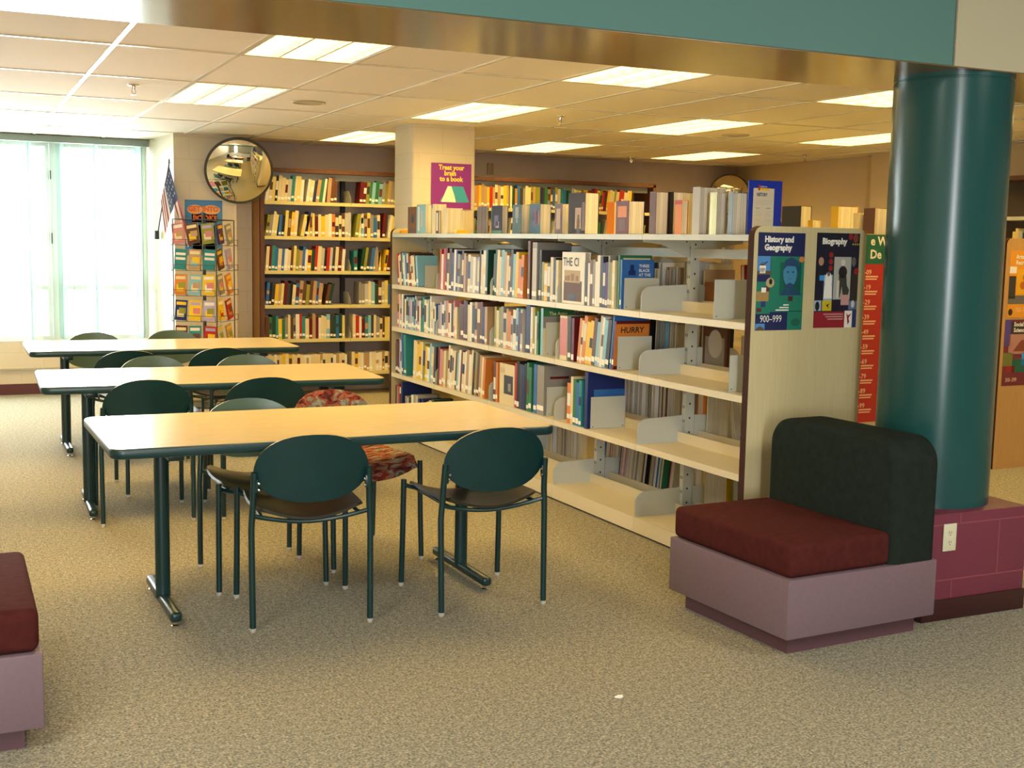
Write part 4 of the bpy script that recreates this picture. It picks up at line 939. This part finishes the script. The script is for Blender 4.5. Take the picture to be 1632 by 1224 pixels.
wall_row(0, .05, .78, 'left bay', cols=WCOL+YL, ht=(.20, .245)); wall_row(0, .97, 1.60, 'second bay', cols=('red', 'dark red', 'green', 'olive', 'grey', 'light blue', 'tan', 'white', 'orange'), ht=(.19, .235), lean=5)
wall_row(1, .05, .90, 'left bay', cols=WCOL+YL+YL); wall_row(1, .925, 1.60, 'second bay')
wall_row(2, .05, .86, 'left bay', lean=4); wall_row(2, .92, 1.60, 'second bay')
wall_row(3, .05, .76, 'left bay', cols=WCOL); wall_row(3, .97, 1.60, 'second bay', lean=0)
wall_row(4, .05, .86, 'left bay', lean=0); wall_row(4, .91, 1.60, 'second bay', lean=0)
PB = ('cream', 'cream', 'white', 'cream', 'yellow', 'tan', 'white')
wall_row(5, .05, .87, 'left bay', cols=PB, ht=(.165, .185), th=(.022, .032), lean=0); wall_row(5, .90, 1.60, 'second bay', cols=PB, ht=(.165, .19), th=(.024, .036), lean=0)
wall_row(0, 2.15, 2.57, 'third bay', cols=('yellow', 'cream', 'yellow', 'red', 'orange', 'tan'), ht=(.20, .24)); wall_row(0, 2.58, 3.41, 'fourth bay', cols=YL+WCOL, ht=(.20, .24)); wall_row(0, 3.43, 4.05, 'last bay', cols=('yellow', 'red', 'cream', 'olive', 'dark red', 'yellow'), ht=(.20, .235), lean=6)
so = MB()
for a_, b_ in ((2.15, 2.57), (2.58, 3.41), (3.43, 4.22)): wall_row(1, a_, b_, '', stuff=so)
st_ = so.build('distant_books', loc=(2.665, 11.30, 0), smooth=0); tag(st_, 'mixed books on the second wall shelf, glimpsed between the displayed books', 'books', kind='stuff')
# right wall shelving glimpsed right of the column
rb = empty('tall_bookcase', (8.0, 6.6, 0), label='dark wood topped bookcase on the far right wall, right of the teal column', cat='bookcase')
MB().box(0, .30, 0, .03, 0, 2.13, M_brownwood).build('side_panel', rb); MB().box(0, .30, 1.57, 1.6, 0, 2.13, M_brownwood).build('side_panel', rb)
MB().box(-.005, .30, 0, 1.6, 2.10, 2.135, M_brownwood).build('top_board', rb); MB().box(.27, .30, .03, 1.57, 0, 2.10, mat('dark_back_board', (.07, .05, .04), .7)).build('back_board', rb)
for z in (1.80, 1.47, 1.14, .81, .48, .15): MB().box(0, .27, .03, 1.57, z-.03, z, M_gmetal).build('shelf', rb)
for z, nm in ((1.47, 'upper'),):
    y = .80; n = 0
    while y > .05:
        t_ = rnd.uniform(.02, .035); y -= t_+.001; c = rnd.choice(WCOL); h_ = rnd.uniform(.19, .25)
        b_ = MB(); b_.box(0, .16, 0, t_, 0, h_, bmw(c)).box(-.001, 0, .002, t_-.002, .02, .045, M_white); o = b_.build('book', loc=(8.03, 6.6+y, z+.0005), smooth=0); n += 1
        tag(o, '%s book on the far right bookcase, %s from the column side' % (c, ORD[n-1]), 'book', 'books on the far right bookcase')
o = MB().box(0, .025, 0, .20, 0, .27, bmw('orange')).build('book', loc=(8.05, 7.0, 1.8005), rot=(R(-12), 0, 0), smooth=0); tag(o, 'orange book leaning alone on the top shelf of the far right bookcase', 'book')

# ------------------------------------------------------------------ convex mirrors
def mirror(loc, rad, depth, rot, label):
    t = empty('convex_mirror', loc, label=label, cat='mirror'); t.rotation_euler = rot
    Rs = (rad*rad+depth*depth)/(2*depth); amax = math.asin(min(1, rad/Rs)); n = 14
    dome = MB().lathe([(Rs*math.sin(amax*(n-k)/n), depth-(Rs-Rs*math.cos(amax*(n-k)/n))) for k in range(n+1)], M_mirror, 64); dome.build('dome', t, smooth=60)
    MB().lathe([(rad-.01, -.012), (rad+.001, -.012), (rad+.004, .002), (rad+.001, .007), (rad-.002, .007)], mat('mirror_rim', (.05, .045, .04), .4), 64).build('rim', t)
    MB().lathe([(.03, -.10), (.03, -.012)], M_black, 16).build('mount', t)
mirror((2.412, 11.05, 2.108), .302, .055, (R(108), 0, R(-10)), 'large round convex mirror high on the pier between window and wall bookcase')
mirror((8.06, 11.50, 2.10), .225, .07, (R(100), 0, R(-38)), 'small round convex mirror high in the far corner behind the displayed books')

# ------------------------------------------------------------------ flag
fg = empty('wall_flag', (1.79, 11.69, 1.53), label='small American flag on a slanted pole beside the window', cat='flag')
p0 = Vector((0, 0, 0)); p1 = Vector((.015, -.60, .62))
MB().tube([p0, p1], .006, M_black, 8).lathe([(.008, 0), (.006, .03), (0, .045)], M_black, 8, Matrix.Translation(p1)).build('pole', fg)
MB().box(-.03, .01, -.03, .03, -.05, .03, M_black, bevel=.006).build('pole_bracket', fg)
f_r = mat('flag_red', (.30, .012, .02), .8); f_w = mat('flag_white', (.55, .50, .45), .8); f_b = mat('flag_navy', (.02, .025, .085), .8)
fl_ = MB(); NU, NV = 26, 24; vs = []; fs = []; ms = []
d = (p1-p0)
for i in range(NU+1):
    u = i/NU
    top = p1-d*(.02+.50*u)
    for j in range(NV+1):
        v = j/NV; q = top+Vector((.18*v-.10*u*v+.008*math.sin(u*14+1)*v+.01*u, .30*u*v+.03*math.sin(u*12)*v, -.70*v*(1-.12*u)))
        q += Vector((-.03*u*(1-v), 0, 0)); vs.append(q)
for i in range(NU):
    for j in range(NV):
        fs.append((i*(NV+1)+j, i*(NV+1)+j+1, (i+1)*(NV+1)+j+1, (i+1)*(NV+1)+j))
        st = i*13//NU; ms.append(f_b if (st < 7 and j < NV*.40) else (f_r if st % 2 == 0 else f_w))
fl_.add(vs, fs, ms)
for a in range(5):
    for c_ in range(4):
        i = 2+a*2.6; j = 1.3+c_*2.1; i0, j0 = int(i), int(j); P = [vs[(i0+di)*(NV+1)+j0+dj] for di, dj in ((0, 0), (0, 1), (1, 1), (1, 0))]
        for s in (-.004, .004): cen = sum(P, Vector())/4; fl_.add([cen+(p_-cen)*.62+Vector((s*.3, s, 0)) for p_ in P], [(0, 1, 2, 3)], f_w)
fl_.build('cloth', fg)

# ------------------------------------------------------------------ paperback rack
RC = Vector((2.125, 10.66, 0))                      # near vertical edge of the rack
def rack():
    t = empty('paperback_rack', (RC.x, RC.y, 0), label='tall wire rack full of paperbacks in front of the pier, left of the wall bookcase', cat='book rack')
    a0 = R(10.5+23.7)
    U_ = Vector((-math.cos(R(10.5))*math.cos(R(23.7))-math.sin(R(10.5))*math.sin(R(23.7))*-1*-1, 0, 0))
    return t
rk = rack()
vr = Vector((math.cos(R(10.5)), -math.sin(R(10.5)), 0)); vf = Vector((math.sin(R(10.5)), math.cos(R(10.5)), 0))
e1 = (-vr*math.cos(R(23.7))+vf*math.sin(R(23.7)))*.40     # along front face, leftwards
e2 = (vr*math.sin(R(23.7))+vf*math.cos(R(23.7)))*.40      # along side face, backwards right
M_wire = mat('rack_wire', (.07, .065, .06), .35, metal=.5)
wf = MB()
for c in (Vector(), e1, e2, e1+e2): wf.tube([c+Vector((0, 0, .05)), c+Vector((0, 0, 1.66))], .005, M_wire, 6)
for z in (.06, 1.66): 
    q = [Vector(), e1, e1+e2, e2]
    for k in range(4): wf.tube([q[k]+Vector((0, 0, z)), q[(k+1) % 4]+Vector((0, 0, z))], .005, M_wire, 6)
wf.build('frame', rk)
ctr = (e1+e2)/2
MB().tube([ctr+Vector((0, 0, .02)), ctr+Vector((0, 0, 1.72))], .016, M_wire, 10).lathe([(.26, 0), (.26, .02), (.04, .05)], M_wire, 24, Matrix.Translation(ctr)).build('post', rk)
RZ = [1.435, 1.215, .995, .770, .545, .32, .10]
COVC = ['olive', 'brown', 'pink', 'purple', 'grey', 'teal', 'tan', 'teal', 'brown', 'lilac', 'yellow', 'light blue', 'orange', 'grey', 'orange', 'lilac', 'yellow', 'dark blue', 'yellow', 'red', 'red', 'teal', 'dark red', 'silver', 'tan']
n_ = 0
rowname = ['top', 'second', 'third', 'fourth', 'fifth']
for ri, z in enumerate(RZ):
    pk = MB()
    for side, e, cols in (('front', e1, 3), ('side', e2, 2)):
        on = e.normalized(); out = (-vf*math.cos(R(23.7))-vr*math.sin(R(23.7))) if side == 'front' else (vr*math.cos(R(23.7))-vf*math.sin(R(23.7)))
        for zz in (0, .05): pk.tube([out*.035+Vector((0, 0, z+zz)), e+out*.035+Vector((0, 0, z+zz))], .0025, M_wire, 5)
        for k in range(cols+1):
            b0 = e*(k/cols); pk.tube([b0+Vector((0, 0, z+.01)), b0+out*.035+Vector((0, 0, z)), b0+out*.035+Vector((0, 0, z+.05))], .0025, M_wire, 5)
        if ri < 5:
            for k in range(cols):
                c = COVC[n_ % 25]; n_ += 1
                wd_, hh = .112, .178; cen = e*((k+.5)/cols)+out*.012
                ori = Matrix((on, -out, Vector((0, 0, 1)))).transposed().to_4x4() if side == 'side' else Matrix((-on, -out, Vector((0, 0, 1)))).transposed().to_4x4()
                tilt = rnd.uniform(-3, 3) if side == 'front' and ri else rnd.uniform(-14, -4)
                M = Matrix.Translation(RC+cen+Vector((0, 0, z+.004+(.012 if abs(tilt) > 4 else .004)))) @ ori @ Matrix.Rotation(R(tilt), 4, 'Y') @ Matrix.Rotation(R(-5), 4, 'X')
                b_ = MB().box(-wd_/2, wd_/2, 0, .014, 0, hh, bmat(c)).box(-wd_/2+.002, wd_/2+.0005, .002, .012, .001, hh+.0006, M_pages)
                if c == 'teal' and ri == 1:
                    for zz in (.085, .125): b_.box(-.045, .045, -.0008, 0, zz, zz+.022, bmat('white'))
                    b_.box(-.05, .05, -.0008, 0, .04, .055, bmat('teal'))
                else:
                    c2 = rnd.choice(['yellow', 'orange', 'red', 'cream', 'light blue', 'brown', 'white']); b_.box(-.035, .03, -.0008, 0, .03, .09, bmat(c2)).box(-.02, .045, -.0012, 0, .06, .11, bmat(rnd.choice(['brown', 'tan', 'pink', 'olive', 'yellow']))).box(-.045, .045, -.0009, 0, .135, .162, bmat(rnd.choice(['white', 'cream', 'yellow', 'lilac'])))
                o = b_.build('paperback', smooth=0); o.matrix_world = M
                tag(o, '%s paperback in the wire rack, %s row, %s face, %s from left' % (c, rowname[ri], side, ORD[(cols-1-k) if side == 'front' else k]), 'paperback', 'paperbacks in the wire rack')
    pk.build('pocket_row', rk)

# ------------------------------------------------------------------ ceiling fittings
def disc(name, loc, r_, label, cat, m):
    o = MB().lathe([(0, -.002), (r_*.86, -.002), (r_*.88, -.008), (r_*.97, -.008), (r_, 0)], m, 40).build(name, loc=loc); tag(o, label, cat); return o
M_spk = mat('speaker_grille', (.50, .42, .28), .6)
disc('ceiling_speaker', (2.247, 8.12, CZ), .115, 'round speaker grille in the ceiling right of the second light', 'speaker', M_spk)
disc('ceiling_speaker', (5.917, 8.39, CZ), .115, 'round speaker grille in the ceiling behind the middle light', 'speaker', M_spk)
def sprinkler(loc, label):
    o = MB().lathe([(.035, 0), (.032, -.006), (.012, -.010), (.010, -.03), (.006, -.032)], M_chrome, 16).tube([(.009, 0, -.03), (.012, 0, -.045), (0, 0, -.058)], .003, M_chrome, 6).tube([(-.009, 0, -.03), (-.012, 0, -.045), (0, 0, -.058)], .003, M_chrome, 6).lathe([(0, -.058), (.018, -.059), (.018, -.061), (0, -.062)], M_chrome, 12).build('sprinkler_head', loc=loc); tag(o, label, 'sprinkler', 'sprinkler heads')
sprinkler((1.067, 7.816, CZ), 'chrome sprinkler head in the ceiling above the tables, left of the lights'); sprinkler((4.053, 7.919, CZ), 'sprinkler head in the ceiling between pillar light and middle light')
sprinkler((6.525, 11.1, CZ), 'sprinkler head in the ceiling far back over the wall bookcase'); sprinkler((7.725, 9.765, CZ), 'sprinkler head in the ceiling near the right wall')
th_ = MB().box(0, .07, -.02, 0, 0, .115, mat('thermostat_cover', (.30, .22, .12), .5), bevel=.004).build('wall_thermostat', loc=(5.14, 11.70, 2.215)); tag(th_, 'small tan wall control box above the bookcase right of the pillar', 'thermostat')

# ------------------------------------------------------------------ keep the 300 books that show largest as objects, the rest as one mass of books
def merge_small_books(limit=300):
    bpy.context.view_layer.update()
    dg = bpy.context.evaluated_depsgraph_get(); eye = SC.camera.matrix_world.translation
    books = [o for o in COL.objects if o.parent is None and o.get('category') == 'book']
    fwd = -(SC.camera.matrix_world.to_3x3().col[2])
    kids = {}
    for q in COL.objects:
        if q.parent: kids.setdefault(q.parent.name, []).append(q)
    rank = []
    rr = random.Random(3)
    for o in books:
        P = [o.matrix_world @ v.co for v in o.data.vertices]
        mn = Vector([min(p[i] for p in P) for i in range(3)]); mx = Vector([max(p[i] for p in P) for i in range(3)])
        own = {o.name}|{c.name for c in kids.get(o.name, ())}; hit = 0; N = 30
        for k in range(N):
            q = Vector([rr.uniform(mn[i], mx[i]) for i in range(3)]); d = (q-eye).normalized()
            ok, loc, nrm, idx, ho, mw = SC.ray_cast(dg, eye, d)
            if ok and ho.name in own: hit += 1
        dist = ((mn+mx)/2-eye).dot(fwd); size = (mx-mn)
        rank.append((hit/N*size.z*(size.x*.75+size.y*.6)/dist**2, o))
    rank = [((0 if o_['label'].startswith('mixed books') else a_), o_) for a_, o_ in rank]; rank.sort(key=lambda t: -t[0])
    mass = MB(); dead = []
    for _, o in rank[limit-1:]:
        for q in [o]+kids.get(o.name, []):
            me = q.data; ml = [m for m in me.materials]
            mass.add([q.matrix_world @ v.co for v in me.vertices], [tuple(p.vertices) for p in me.polygons], [ml[p.material_index] for p in me.polygons])
        dead += [o]+kids.get(o.name, [])
    bpy.data.batch_remove(dead)
    t = mass.build('shelved_books', smooth=0)
    tag(t, 'the smaller and half-hidden books filling the wall bookcase and the rear shelves', 'books', kind='stuff')
bpy.context.view_layer.update()
for o in [o for o in COL.objects if o.name.startswith('distant_books')]:
    del o['kind']; o['category'] = 'book'; o.name = 'book'; force = o
merge_small_books()
